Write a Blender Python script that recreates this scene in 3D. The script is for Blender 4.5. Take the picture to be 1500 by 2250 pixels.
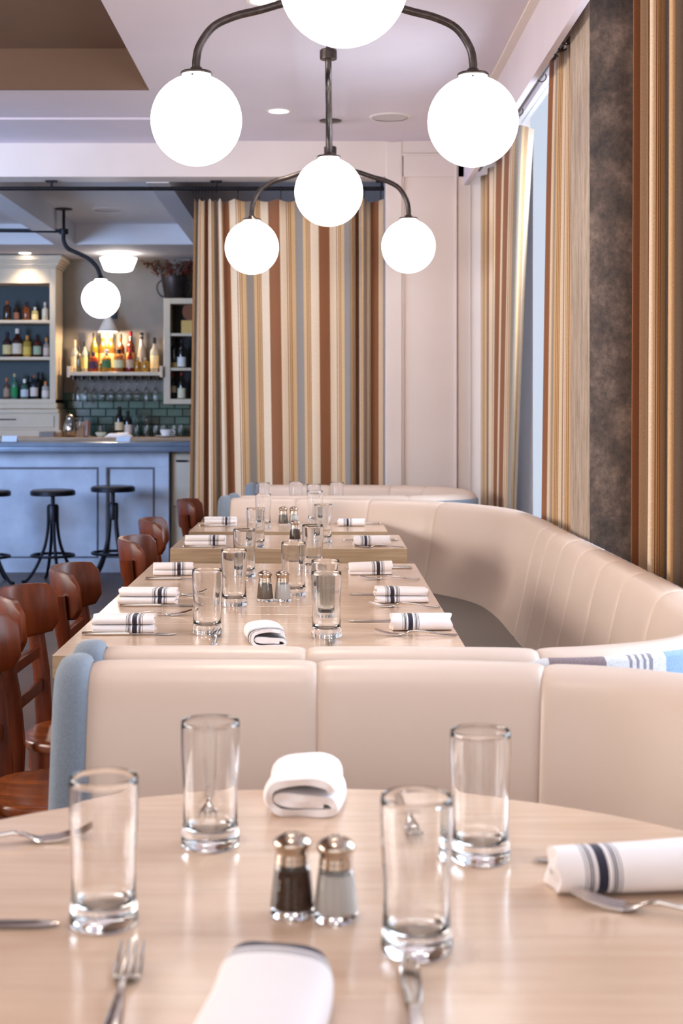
import bpy, math, random
from mathutils import Vector
random.seed(7)
PI = math.pi
sc = bpy.context.scene
for o in list(bpy.data.objects):
    bpy.data.objects.remove(o)
COL = sc.collection

# ------------------------------------------------------------------ camera
CAM_Z = 1.30
F = 3125.0                       # focal length in pixels of the 1500 x 2250 frame
cd = bpy.data.cameras.new('camera')
cd.sensor_fit = 'HORIZONTAL'
cd.sensor_width = 24.0
cd.lens = 50.0
cd.shift_x = 0.03
cd.shift_y = -0.15
cd.clip_start = 0.05
cd.dof.use_dof = True
cd.dof.focus_distance = 3.9
cd.dof.aperture_fstop = 6.3
cam = bpy.data.objects.new('camera', cd)
COL.objects.link(cam)
cam.location = (0, 0, CAM_Z)
cam.rotation_euler = (PI / 2, 0, 0)
sc.camera = cam

# ------------------------------------------------------------------ world, daylight, exposure
world = bpy.data.worlds.new('overcast_sky')
sc.world = world
world.use_nodes = True
bgn = world.node_tree.nodes['Background']
bgn.inputs['Color'].default_value = (0.80, 0.87, 1.0, 1)
bgn.inputs['Strength'].default_value = 0.72

def area(name, loc, rot, sx, sy, power, color):
    l = bpy.data.lights.new(name, 'AREA')
    l.shape = 'RECTANGLE'; l.size = sx; l.size_y = sy
    l.energy = power; l.color = color
    o = bpy.data.objects.new(name, l); COL.objects.link(o)
    o.location = loc; o.rotation_euler = rot
    return o
# daylight through the left and right windows, plus two added warm fill lights
area('daylight_left', (-4.6, 6.6, 1.65), (PI / 2, 0, -0.52), 1.5, 1.5, 78, (0.30, 0.55, 1.0)).data.spread = 1.9
area('warm_fill_left', (-4.85, 2.9, 1.90), (0, -PI / 2, 0), 1.4, 4.8, 185, (1.0, 0.91, 0.83))  # unseen warm fill, added to brighten the right-hand booth
area('warm_fill_rear', (-0.6, -1.85, 1.75), (PI / 2, 0, 0), 5.0, 1.9, 40, (1.0, 0.93, 0.86))  # unseen warm fill added behind the camera for the surfaces facing it
area('daylight_right', (1.75, 6.6, 1.75), (0, PI / 2, 0), 1.8, 2.9, 80, (0.78, 0.87, 1.0))
area('daylight_right_near', (1.75, 3.2, 1.75), (0, PI / 2, 0), 1.8, 2.4, 95, (0.80, 0.88, 1.0))

vs = sc.view_settings
vs.view_transform = 'Standard'
vs.look = 'None'
vs.exposure = 0.36
vs.gamma = 1.0
vs.use_curve_mapping = False
sc.cycles.use_denoising = True
sc.cycles.max_bounces = 8
sc.cycles.diffuse_bounces = 3
sc.cycles.glossy_bounces = 3
sc.cycles.transmission_bounces = 8
sc.cycles.caustics_reflective = False
sc.cycles.use_adaptive_sampling = True
sc.cycles.adaptive_threshold = 0.09
sc.cycles.adaptive_min_samples = 16
sc.cycles.sample_clamp_indirect = 6.0

# ------------------------------------------------------------------ helpers
def W(px, py, D):
    """photograph pixel + distance -> point in the room"""
    return ((px - 705) * D / F, D, CAM_Z - (py - 900) * D / F)
TZ = 0.75
def T(px, py, z=TZ):
    """pixel on a horizontal surface of height z -> x, y"""
    D = (CAM_Z - z) * F / (py - 900)
    return ((px - 705) * D / F, D)
def lin(c):
    c = c / 255.0
    return c / 12.92 if c <= 0.04045 else ((c + 0.055) / 1.055) ** 2.4
def rgb(r, g, b):
    return (lin(r), lin(g), lin(b), 1)

class MB:
    def __init__(s):
        s.v = []; s.f = []; s.uv = []
    def add(s, verts, faces, uvs=None):
        b = len(s.v)
        s.v += [tuple(p) for p in verts]
        s.f += [tuple(b + i for i in q) for q in faces]
        s.uv += list(uvs) if uvs else [(0.0, 0.0)] * len(verts)
        return s
    def box(s, x0, x1, y0, y1, z0, z1):
        v = [(x, y, z) for z in (z0, z1) for y in (y0, y1) for x in (x0, x1)]
        return s.add(v, [(0, 2, 3, 1), (4, 5, 7, 6), (0, 1, 5, 4), (2, 6, 7, 3), (0, 4, 6, 2), (1, 3, 7, 5)])
    def rbox(s, x0, x1, y0, y1, z0, z1, r=0.004):
        c = ((x0 + x1) / 2, (y0 + y1) / 2, (z0 + z1) / 2)
        h = ((x1 - x0) / 2, (y1 - y0) / 2, (z1 - z0) / 2)
        r = min(r, *[k * 0.98 for k in h])
        v = []; idx = {}
        for sx in (-1, 1):
            for sy in (-1, 1):
                for sz in (-1, 1):
                    for a in range(3):
                        sg = (sx, sy, sz)
                        p = [c[k] + sg[k] * (h[k] - (0 if k == a else r)) for k in range(3)]
                        idx[(sx, sy, sz, a)] = len(v); v.append(p)
        f = []
        for a in range(3):
            b, d = (a + 1) % 3, (a + 2) % 3
            for sg in (-1, 1):
                q = []
                for (p, t) in ((-1, -1), (1, -1), (1, 1), (-1, 1)):
                    k = [0, 0, 0]; k[a] = sg; k[b] = p; k[d] = t
                    q.append(idx[(k[0], k[1], k[2], a)])
                f.append(q if sg > 0 else q[::-1])
        for a in range(3):           # edges along axis a
            b, d = (a + 1) % 3, (a + 2) % 3
            for p in (-1, 1):
                for t in (-1, 1):
                    k0 = [0, 0, 0]; k0[a] = -1; k0[b] = p; k0[d] = t
                    k1 = list(k0); k1[a] = 1
                    q = [idx[(*k0, b)], idx[(*k1, b)], idx[(*k1, d)], idx[(*k0, d)]]
                    f.append(q if p * t < 0 else q[::-1])
        for sx in (-1, 1):
            for sy in (-1, 1):
                for sz in (-1, 1):
                    q = [idx[(sx, sy, sz, 0)], idx[(sx, sy, sz, 1)], idx[(sx, sy, sz, 2)]]
                    f.append(q if sx * sy * sz > 0 else q[::-1])
        return s.add(v, f)
    def grid(s, rows, cu=False, cv=False, uvs=None, flip=False):
        n, m = len(rows), len(rows[0])
        v = [p for r in rows for p in r]
        f = []
        for i in range(n if cv else n - 1):
            for j in range(m if cu else m - 1):
                i2, j2 = (i + 1) % n, (j + 1) % m
                q = (i * m + j, i * m + j2, i2 * m + j2, i2 * m + j)
                f.append(q[::-1] if flip else q)
        return s.add(v, f, [u for r in uvs for u in r] if uvs else None)
    def tube(s, path, r, seg=10, caps=True, flat=1.0):
        P = [Vector(p) for p in path]
        n = len(P)
        R = r if isinstance(r, (list, tuple)) else [r] * n
        t0 = (P[1] - P[0]).normalized()
        up = Vector((0, 0, 1)) if abs(t0.z) < 0.9 else Vector((1, 0, 0))
        rows = []
        u = None
        for i in range(n):
            t = (P[min(i + 1, n - 1)] - P[max(i - 1, 0)]).normalized()
            if u is None:
                u = (up - t * up.dot(t)).normalized()
            else:
                u = (u - t * u.dot(t)).normalized()
            w = t.cross(u)
            rows.append([tuple(P[i] + (u * math.cos(a) * flat + w * math.sin(a)) * R[i])
                         for a in [2 * PI * k / seg for k in range(seg)]])
        b = len(s.v)
        s.grid(rows, cu=True)
        if caps:
            s.f.append(tuple(b + k for k in range(seg))[::-1])
            s.f.append(tuple(b + (n - 1) * seg + k for k in range(seg)))
        return s
    def lathe(s, prof, c=(0, 0, 0), seg=24, sx=1.0, sy=1.0):
        """prof: (r, z) from bottom axis round; r == 0 makes a pole"""
        rings = []
        for (r, z) in prof:
            if r <= 1e-6:
                rings.append([len(s.v)]); s.v.append((c[0], c[1], c[2] + z)); s.uv.append((0, z))
            else:
                rings.append(list(range(len(s.v), len(s.v) + seg)))
                for k in range(seg):
                    a = 2 * PI * k / seg
                    s.v.append((c[0] + r * sx * math.cos(a), c[1] + r * sy * math.sin(a), c[2] + z))
                    s.uv.append((k / seg, z))
        for A, B in zip(rings, rings[1:]):
            for k in range(seg):
                k2 = (k + 1) % seg
                if len(A) == 1 and len(B) == 1:
                    break
                if len(A) == 1:
                    s.f.append((A[0], B[k2], B[k]))
                elif len(B) == 1:
                    s.f.append((A[k], A[k2], B[0]))
                else:
                    s.f.append((A[k], A[k2], B[k2], B[k]))
        return s
    def prism(s, poly, z0, z1):
        n = len(poly)
        v = [(x, y, z0) for x, y in poly] + [(x, y, z1) for x, y in poly]
        f = [tuple(range(n))[::-1], tuple(range(n, 2 * n))]
        f += [(i, (i + 1) % n, n + (i + 1) % n, n + i) for i in range(n)]
        return s.add(v, f)
    def build(s, name, mat, parent=None, off=None, smooth=True, ang=35, mats=None, fm=None):
        off = off or (0, 0, 0)
        me = bpy.data.meshes.new(name)
        me.from_pydata([(x - off[0], y - off[1], z - off[2]) for x, y, z in s.v], [], s.f)
        if any(u != (0.0, 0.0) for u in s.uv):
            l = me.uv_layers.new(name='UVMap')
            l.data.foreach_set('uv', [c for lp in me.loops for c in s.uv[lp.vertex_index]])
        me.materials.append(mat)
        for m in mats or []:
            me.materials.append(m)
        if fm:
            me.polygons.foreach_set('material_index', fm)
        me.validate(); me.update()
        if smooth:
            me.polygons.foreach_set('use_smooth', [True] * len(me.polygons))
            me.set_sharp_from_angle(angle=math.radians(ang))
        o = bpy.data.objects.new(name, me)
        COL.objects.link(o)
        if parent is not None:
            o.parent = parent
        elif off != (0, 0, 0):
            o.location = off
        return o

def tag(o, label, cat, group=None):
    o['label'] = label; o['category'] = cat
    if group: o['group'] = group
    return o
def thing(name, label, cat, loc=(0, 0, 0), rz=0, group=None):
    o = bpy.data.objects.new(name, None); COL.objects.link(o)
    o.empty_display_size = 0.05
    o.location = loc; o.rotation_euler = (0, 0, rz)
    return tag(o, label, cat, group)
def struct(o):
    o['kind'] = 'structure'
    return o
def dup(root, loc, rz, label, group=None):
    r = root.copy(); COL.objects.link(r)
    r.location = loc; r.rotation_euler = (0, 0, rz); r['label'] = label
    if group: r['group'] = group
    for ch in list(root.children):
        c = ch.copy(); COL.objects.link(c); c.parent = r
        for g in ch.children:
            d = g.copy(); COL.objects.link(d); d.parent = c
    return r
def smooth_path(pts, n=12):
    """Catmull-Rom through the control points"""
    P = [Vector(p) for p in pts]
    P = [P[0] * 2 - P[1]] + P + [P[-1] * 2 - P[-2]]
    out = []
    for i in range(1, len(P) - 2):
        a, b, c, d = P[i - 1:i + 3]
        for k in range(n):
            t = k / n
            out.append(0.5 * ((2 * b) + (c - a) * t + (2 * a - 5 * b + 4 * c - d) * t * t + (3 * b - a - 3 * c + d) * t ** 3))
    out.append(P[-2])
    return out

# ------------------------------------------------------------------ materials
def new_mat(name):
    m = bpy.data.materials.new(name); m.use_nodes = True
    nt = m.node_tree
    return m, nt, nt.nodes['Principled BSDF']
def simple(name, col, rough=0.5, metal=0.0, spec=0.5, noise=0.0, nscale=30.0, bump=0.0, bscale=200.0,
           coat=0.0, sheen=0.0, stretch=None, trans=0.0, ior=1.45):
    m, nt, b = new_mat(name)
    b.inputs['Base Color'].default_value = col
    b.inputs['Roughness'].default_value = rough
    b.inputs['Metallic'].default_value = metal
    b.inputs['Specular IOR Level'].default_value = spec
    b.inputs['Coat Weight'].default_value = coat
    b.inputs['Coat Roughness'].default_value = 0.12
    b.inputs['Sheen Weight'].default_value = sheen
    b.inputs['Transmission Weight'].default_value = trans
    b.inputs['IOR'].default_value = ior
    tc = nt.nodes.new('ShaderNodeTexCoord')
    src = tc.outputs['Object']
    if stretch:
        mp = nt.nodes.new('ShaderNodeMapping'); mp.inputs['Scale'].default_value = stretch
        nt.links.new(src, mp.inputs['Vector']); src = mp.outputs['Vector']
    if noise:
        n = nt.nodes.new('ShaderNodeTexNoise'); n.inputs['Scale'].default_value = nscale
        n.inputs['Detail'].default_value = 6
        nt.links.new(src, n.inputs['Vector'])
        r = nt.nodes.new('ShaderNodeValToRGB')
        d = [max(0, c * (1 - noise)) for c in col[:3]]
        l = [min(1, c * (1 + noise * 0.6)) for c in col[:3]]
        r.color_ramp.elements[0].position = 0.3; r.color_ramp.elements[0].color = (*d, 1)
        r.color_ramp.elements[1].position = 0.7; r.color_ramp.elements[1].color = (*l, 1)
        nt.links.new(n.outputs['Fac'], r.inputs['Fac'])
        nt.links.new(r.outputs['Color'], b.inputs['Base Color'])
    if bump:
        n2 = nt.nodes.new('ShaderNodeTexNoise'); n2.inputs['Scale'].default_value = bscale
        n2.inputs['Detail'].default_value = 4
        nt.links.new(src, n2.inputs['Vector'])
        bp = nt.nodes.new('ShaderNodeBump'); bp.inputs['Strength'].default_value = bump
        bp.inputs['Distance'].default_value = 0.01
        nt.links.new(n2.outputs['Fac'], bp.inputs['Height'])
        nt.links.new(bp.outputs['Normal'], b.inputs['Normal'])
    return m
def emissive(name, col, strength):
    m, nt, b = new_mat(name)
    b.inputs['Base Color'].default_value = (0.8, 0.8, 0.8, 1)
    b.inputs['Emission Color'].default_value = col
    b.inputs['Emission Strength'].default_value = strength
    return m
def striped(name, period, stops, rough=0.9, weave=0.35, wscale=900.0):
    """cloth whose stripes run across UV.x (metres); stops: (fraction, colour)"""
    m, nt, b = new_mat(name)
    uv = nt.nodes.new('ShaderNodeUVMap')
    sp = nt.nodes.new('ShaderNodeSeparateXYZ'); nt.links.new(uv.outputs['UV'], sp.inputs[0])
    dv = nt.nodes.new('ShaderNodeMath'); dv.operation = 'DIVIDE'; dv.inputs[1].default_value = period
    nt.links.new(sp.outputs['X'], dv.inputs[0])
    fr = nt.nodes.new('ShaderNodeMath'); fr.operation = 'FRACT'; nt.links.new(dv.outputs[0], fr.inputs[0])
    r = nt.nodes.new('ShaderNodeValToRGB'); r.color_ramp.interpolation = 'CONSTANT'
    e = r.color_ramp.elements
    e[0].position = 0; e[0].color = stops[0][1]
    e[1].position = stops[1][0]; e[1].color = stops[1][1]
    for p, c in stops[2:]:
        k = e.new(p); k.color = c
    nt.links.new(fr.outputs[0], r.inputs['Fac'])
    # woven threads: fine colour grain and relief
    n = nt.nodes.new('ShaderNodeTexNoise'); n.inputs['Scale'].default_value = wscale
    n.inputs['Detail'].default_value = 2
    mp = nt.nodes.new('ShaderNodeMapping'); mp.inputs['Scale'].default_value = (1.0, 0.35, 1)
    nt.links.new(uv.outputs['UV'], mp.inputs['Vector']); nt.links.new(mp.outputs['Vector'], n.inputs['Vector'])
    mx = nt.nodes.new('ShaderNodeMix'); mx.data_type = 'RGBA'; mx.blend_type = 'MULTIPLY'
    mx.inputs['Factor'].default_value = weave
    rr = nt.nodes.new('ShaderNodeValToRGB')
    rr.color_ramp.elements[0].position = 0.3; rr.color_ramp.elements[0].color = (0.45, 0.42, 0.4, 1)
    rr.color_ramp.elements[1].position = 0.65; rr.color_ramp.elements[1].color = (1, 1, 1, 1)
    nt.links.new(n.outputs['Fac'], rr.inputs['Fac'])
    nt.links.new(r.outputs['Color'], mx.inputs['A']); nt.links.new(rr.outputs['Color'], mx.inputs['B'])
    nt.links.new(mx.outputs['Result'], b.inputs['Base Color'])
    bp = nt.nodes.new('ShaderNodeBump'); bp.inputs['Strength'].default_value = 0.3; bp.inputs['Distance'].default_value = 0.002
    nt.links.new(n.outputs['Fac'], bp.inputs['Height']); nt.links.new(bp.outputs['Normal'], b.inputs['Normal'])
    b.inputs['Roughness'].default_value = rough
    b.inputs['Specular IOR Level'].default_value = 0.2
    b.inputs['Sheen Weight'].default_value = 0.15
    return m
def wood(name, dark, light, scale=(1.6, 22, 22), rough=0.3, coat=0.0, bump=0.05, per_object=0.0, spec=0.5):
    m, nt, b = new_mat(name)
    tc = nt.nodes.new('ShaderNodeTexCoord')
    mp = nt.nodes.new('ShaderNodeMapping'); mp.inputs['Scale'].default_value = scale
    nt.links.new(tc.outputs['Object'], mp.inputs['Vector'])
    n = nt.nodes.new('ShaderNodeTexNoise'); n.inputs['Scale'].default_value = 3; n.inputs['Detail'].default_value = 8
    n.inputs['Distortion'].default_value = 0.4
    nt.links.new(mp.outputs['Vector'], n.inputs['Vector'])
    r = nt.nodes.new('ShaderNodeValToRGB')
    r.color_ramp.elements[0].position = 0.3; r.color_ramp.elements[0].color = dark
    r.color_ramp.elements[1].position = 0.68; r.color_ramp.elements[1].color = light
    nt.links.new(n.outputs['Fac'], r.inputs['Fac'])
    out = r.outputs['Color']
    if per_object:
        oi = nt.nodes.new('ShaderNodeObjectInfo')
        mr = nt.nodes.new('ShaderNodeMapRange')
        mr.inputs['To Min'].default_value = 1 - per_object; mr.inputs['To Max'].default_value = 1 + per_object
        nt.links.new(oi.outputs['Random'], mr.inputs['Value'])
        hs = nt.nodes.new('ShaderNodeHueSaturation')
        nt.links.new(mr.outputs['Result'], hs.inputs['Value']); nt.links.new(out, hs.inputs['Color'])
        out = hs.outputs['Color']
    nt.links.new(out, b.inputs['Base Color'])
    bp = nt.nodes.new('ShaderNodeBump'); bp.inputs['Strength'].default_value = bump; bp.inputs['Distance'].default_value = 0.003
    nt.links.new(n.outputs['Fac'], bp.inputs['Height']); nt.links.new(bp.outputs['Normal'], b.inputs['Normal'])
    b.inputs['Roughness'].default_value = rough
    b.inputs['Specular IOR Level'].default_value = spec
    b.inputs['Coat Weight'].default_value = coat; b.inputs['Coat Roughness'].default_value = 0.15
    return m

M = {}
M['ceiling'] = simple('ceiling_plaster', rgb(218, 206, 214), 0.75, noise=0.03, nscale=3, bump=0.02, bscale=60)
M['ceiling_trim'] = simple('ceiling_trim_paint', rgb(232, 218, 208), 0.5, noise=0.02)
M['recess'] = simple('brown_recess_paint', rgb(118, 92, 76), 0.8, noise=0.06, nscale=2)
M['white_wall'] = simple('warm_white_paint', rgb(226, 210, 202), 0.45, noise=0.03, nscale=4, bump=0.01, bscale=80)
M['floor'] = simple('brown_concrete', rgb(104, 80, 68), 0.42, noise=0.35, nscale=2.2, bump=0.05, bscale=30)
def concrete(name, cols, s1, s2, stretch):
    m, nt, b = new_mat(name)
    tc = nt.nodes.new('ShaderNodeTexCoord'); mp = nt.nodes.new('ShaderNodeMapping'); mp.inputs['Scale'].default_value = stretch
    nt.links.new(tc.outputs['Object'], mp.inputs['Vector'])
    n1 = nt.nodes.new('ShaderNodeTexNoise'); n1.inputs['Scale'].default_value = s1; n1.inputs['Detail'].default_value = 10; n1.inputs['Roughness'].default_value = 0.72; n1.inputs['Distortion'].default_value = 0.15
    n2 = nt.nodes.new('ShaderNodeTexNoise'); n2.inputs['Scale'].default_value = s2; n2.inputs['Detail'].default_value = 6; n2.inputs['Roughness'].default_value = 0.7
    for n in (n1, n2): nt.links.new(mp.outputs['Vector'], n.inputs['Vector'])
    ad = nt.nodes.new('ShaderNodeMath'); ad.operation = 'MULTIPLY_ADD'; ad.inputs[1].default_value = 0.35
    nt.links.new(n2.outputs['Fac'], ad.inputs[0]); nt.links.new(n1.outputs['Fac'], ad.inputs[2])
    r = nt.nodes.new('ShaderNodeValToRGB'); e = r.color_ramp.elements
    e[0].position = 0.50; e[0].color = cols[0]; e[1].position = 0.86; e[1].color = cols[2]
    k = e.new(0.68); k.color = cols[1]
    nt.links.new(ad.outputs[0], r.inputs['Fac']); nt.links.new(r.outputs['Color'], b.inputs['Base Color'])
    bp = nt.nodes.new('ShaderNodeBump'); bp.inputs['Strength'].default_value = 0.45; bp.inputs['Distance'].default_value = 0.006
    nt.links.new(ad.outputs[0], bp.inputs['Height']); nt.links.new(bp.outputs['Normal'], b.inputs['Normal'])
    b.inputs['Roughness'].default_value = 0.72
    return m
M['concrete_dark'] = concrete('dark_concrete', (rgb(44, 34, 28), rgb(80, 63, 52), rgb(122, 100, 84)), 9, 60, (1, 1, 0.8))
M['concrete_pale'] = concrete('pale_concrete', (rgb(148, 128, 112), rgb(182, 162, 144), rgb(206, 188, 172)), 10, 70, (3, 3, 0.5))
M['plaster_grey'] = simple('grey_plaster', rgb(132, 122, 112), 0.7, noise=0.14, nscale=5, bump=0.06, bscale=60)
M['bar_ceiling'] = simple('bar_ceiling_paint', rgb(212, 206, 208), 0.7, noise=0.03, nscale=3)
M['grout'] = simple('dark_grout', rgb(34, 48, 46), 0.8, noise=0.1)
M['tile'] = None
M['iron'] = simple('aged_iron', rgb(88, 80, 78), 0.33, 0.9, noise=0.35, nscale=40)
M['black_iron'] = simple('black_iron', rgb(38, 38, 44), 0.42, 0.7, noise=0.2, nscale=40)
M['globe'] = emissive('lit_opal_glass', (1.0, 0.955, 0.90, 1), 3.2)
M['downlight'] = emissive('lit_downlight_lens', (1.0, 0.93, 0.84, 1), 14.0)
M['white_plastic'] = simple('white_plastic', rgb(226, 218, 214), 0.5, noise=0.02)
M['vinyl'] = simple('cream_vinyl', rgb(220, 199, 184), 0.34, noise=0.03, nscale=2, bump=0.02, bscale=400, spec=0.5)
M['seat_vinyl'] = simple('grey_vinyl', rgb(112, 104, 98), 0.55, noise=0.06, nscale=6, bump=0.05, bscale=500)
M['blue_cloth'] = simple('grey_blue_felt', rgb(122, 134, 148), 0.85, noise=0.14, nscale=260, bump=0.12, bscale=600, sheen=0.25)
M['dark_kick'] = simple('dark_kick_board', rgb(50, 42, 38), 0.6, noise=0.1)
M['table'] = wood('bleached_oak', rgb(212, 181, 155), rgb(222, 193, 169), (1.5, 16, 16), 0.2, coat=0.2, bump=0.03, per_object=0.035)
M['table_edge'] = wood('oak_edge', rgb(170, 140, 108), rgb(200, 172, 138), (1.5, 14, 40), 0.42)
M['chair'] = wood('varnished_beech', rgb(70, 26, 9), rgb(112, 47, 15), (9, 9, 2.0), 0.33, coat=0.06, bump=0.04, per_object=0.25, spec=0.3)
M['chair_seat'] = wood('varnished_seat', rgb(96, 42, 14), rgb(152, 78, 30), (2, 16, 8), 0.25, coat=0.3, bump=0.04)
M['glass'] = simple('clear_glass', (1, 1, 1, 1), 0.0, trans=1.0, ior=1.46)
M['steel'] = simple('polished_steel', rgb(205, 198, 192), 0.14, 1.0, noise=0.04, nscale=60)
M['cap_steel'] = simple('shaker_cap_steel', rgb(196, 180, 164), 0.18, 1.0, noise=0.05, nscale=60)
M['pepper'] = simple('ground_pepper', rgb(88, 56, 34), 0.9, noise=0.75, nscale=420, bump=0.3, bscale=700)
M['pepper_grey'] = simple('pale_ground_pepper', rgb(140, 122, 104), 0.9, noise=0.4, nscale=420)
M['salt'] = simple('salt', rgb(246, 240, 232), 0.9, noise=0.03, nscale=500)
WHT, NAV = rgb(246, 240, 240), rgb(52, 50, 66)
GRY = rgb(120, 112, 118)
def nap_stops():
    s = [(0.0, WHT)]
    def ln(a, b, c): s.extend([(a, c), (b, WHT)])
    for a in (0.0930, 0.1030, 0.1130, 0.1230): ln(a, a + 0.0045, NAV)
    ln(0.140, 0.178, NAV)
    for a in (0.1930, 0.2030, 0.2130, 0.2230): ln(a, a + 0.0045, NAV)
    return s
M['napkin'] = striped('white_napkin_with_navy_bands', 0.30, nap_stops(), weave=0.06, wscale=1500)
M['napkin_plain'] = simple('white_napkin_cotton', WHT, 0.9, noise=0.03, nscale=300, bump=0.05, bscale=900)
BR, CR, TN, GY, LN = rgb(152, 100, 68), rgb(238, 214, 184), rgb(220, 182, 136), rgb(158, 148, 138), rgb(160, 108, 62)
ST = [(0.0, BR), (0.22, CR), (0.355, LN), (0.370, CR), (0.392, LN), (0.407, TN), (0.432, LN), (0.447, TN),
      (0.53, GY), (0.685, TN), (0.75, LN), (0.765, TN), (0.785, LN), (0.80, TN), (0.82, LN), (0.835, CR)]
M['curtain'] = striped('striped_curtain_cloth', 0.31, ST, weave=0.38, wscale=420)
def sheer(name, col, w):
    m = simple(name, col, 0.9, noise=0.06, nscale=200)
    nt = m.node_tree; b = nt.nodes['Principled BSDF']; out = nt.nodes['Material Output']
    tl = nt.nodes.new('ShaderNodeBsdfTranslucent'); tl.inputs['Color'].default_value = col
    mx = nt.nodes.new('ShaderNodeMixShader'); mx.inputs[0].default_value = w
    nt.links.new(b.outputs[0], mx.inputs[1]); nt.links.new(tl.outputs[0], mx.inputs[2]); nt.links.new(mx.outputs[0], out.inputs['Surface'])
    return m
M['lining'] = sheer('grey_curtain_lining', rgb(192, 188, 190), 0.35)
W2, BG, LB, SG = rgb(224, 222, 224), rgb(146, 128, 132), rgb(150, 178, 206), rgb(150, 142, 150)
M['booth_stripe'] = striped('striped_booth_wool', 0.52, [(0.0, W2), (0.06, BG), (0.245, W2), (0.325, SG), (0.337, W2),
      (0.352, SG), (0.366, W2), (0.38, SG), (0.392, W2), (0.405, SG), (0.418, W2), (0.475, LB), (0.60, W2),
      (0.655, SG), (0.668, W2), (0.68, SG), (0.692, W2), (0.705, SG), (0.717, W2), (0.73, SG), (0.742, W2), (0.82, LB), (0.93, W2)], weave=0.5, wscale=500)
M['bar_paint'] = simple('distressed_pale_blue_paint', rgb(190, 194, 208), 0.5, noise=0.22, nscale=4, bump=0.06, bscale=40)
M['bar_groove'] = simple('worn_paint_edge', rgb(112, 108, 116), 0.6, noise=0.3, nscale=12)
M['zinc'] = simple('zinc_top', rgb(150, 162, 180), 0.3, 0.45, noise=0.15, nscale=6)
M['counter_wood'] = wood('counter_wood', rgb(150, 116, 88), rgb(188, 152, 118), (2, 20, 20), 0.4)
M['cabinet'] = simple('cream_cabinet_paint', rgb(204, 184, 158), 0.5, noise=0.05, nscale=6)
M['cabinet_back'] = simple('dark_green_cabinet_back', rgb(22, 34, 32), 0.5, noise=0.15, nscale=3)
M['fridge'] = simple('brushed_cream_metal', rgb(196, 184, 168), 0.4, 0.2, noise=0.08, nscale=10)
M['shade'] = simple('enamel_shade', rgb(196, 190, 186), 0.4, noise=0.03)
M['lampshade_lit'] = emissive('lit_white_shade', (1.0, 0.95, 0.88, 1), 5.0)
M['bulb'] = emissive('warm_bulb', (1.0, 0.78, 0.5, 1), 40.0)
M['bucket'] = simple('dark_tin', rgb(66, 56, 54), 0.4, 0.6, noise=0.25, nscale=12)
M['leaf'] = simple('dried_red_leaves', rgb(120, 56, 40), 0.8, noise=0.6, nscale=18)
M['stem'] = simple('dry_twig', rgb(64, 44, 34), 0.8, noise=0.2)
M['porcelain'] = simple('white_porcelain', rgb(232, 228, 224), 0.2, noise=0.01)
M['leather'] = simple('worn_seat_wood', rgb(84, 66, 52), 0.35, noise=0.3, nscale=10, coat=0.3)
def tile_mat():
    m = simple('green_glazed_tile', rgb(50, 78, 64), 0.2, noise=0.2, nscale=9, bump=0.05, bscale=14)
    nt = m.node_tree; b = nt.nodes['Principled BSDF']
    oi = nt.nodes.new('ShaderNodeObjectInfo'); hs = nt.nodes.new('ShaderNodeHueSaturation')
    mr = nt.nodes.new('ShaderNodeMapRange'); mr.inputs['To Min'].default_value = 0.65; mr.inputs['To Max'].default_value = 1.45
    nt.links.new(oi.outputs['Random'], mr.inputs['Value']); nt.links.new(mr.outputs['Result'], hs.inputs['Value'])
    src = b.inputs['Base Color'].links[0].from_socket
    nt.links.new(src, hs.inputs['Color']); nt.links.new(hs.outputs['Color'], b.inputs['Base Color'])
    return m
M['tile'] = tile_mat()
def pane_mat():
    m, nt, b = new_mat('window_pane')
    nt.nodes.remove(b)
    out = nt.nodes['Material Output']
    tr = nt.nodes.new('ShaderNodeBsdfTransparent'); gl = nt.nodes.new('ShaderNodeBsdfGlossy')
    gl.inputs['Roughness'].default_value = 0.02
    tr.inputs['Color'].default_value = (0.96, 0.98, 1, 1)
    mx = nt.nodes.new('ShaderNodeMixShader')
    mx.inputs[0].default_value = 0.06; nt.links.new(tr.outputs[0], mx.inputs[1]); nt.links.new(gl.outputs[0], mx.inputs[2])
    nt.links.new(mx.outputs[0], out.inputs['Surface'])
    return m
M['pane'] = pane_mat()
def sig(c):       # solid-colour label / liquor materials, cached
    k = 'c%d_%d_%d' % c
    if k not in M: M[k] = simple('paper_%d_%d_%d' % c, rgb(*c), 0.7, noise=0.08, nscale=60)
    return M[k]
def liq(c, t=0.35):
    k = 'l%d_%d_%d' % c
    if k not in M: M[k] = simple('bottle_glass_%d_%d_%d' % c, rgb(*c), 0.08, noise=0.15, nscale=20, trans=t, coat=0.3)
    return M[k]

# ================================================================== the setting
CZ = 2.914
struct(MB().box(-5.1, 1.22, -2.1, 13.35, -0.12, 0).build('floor', M['floor']))
struct(MB().box(-0.867, 0.858, -2.0, 8.55, CZ, 3.3).build('ceiling', M['ceiling'], smooth=False))
struct(MB().box(-5.0, -0.867, -2.0, 7.17, 3.12, 3.3).build('ceiling_recess', M['recess'], smooth=False))
struct(MB().box(-5.0, -0.867, 7.17, 7.19, CZ, 3.12).build('ceiling_recess_side', M['recess'], smooth=False))
struct(MB().box(-5.0, -0.867, 7.19, 7.86, CZ, 3.3).build('ceiling_soffit', M['ceiling'], smooth=False))
struct(MB().box(-5.0, -0.867, 7.86, 8.55, CZ - 0.012, 3.3).build('ceiling_soffit_band', M['ceiling'], smooth=False))
struct(MB().box(0.885, 1.22, -2.0, 8.55, 3.10, 3.3).build('ceiling_window_bay', M['ceiling'], smooth=False))
struct(MB().box(0.82, 0.858, -2.0, 8.55, CZ - 0.010, CZ).build('trim_1', M['ceiling_trim'], smooth=False))
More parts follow.
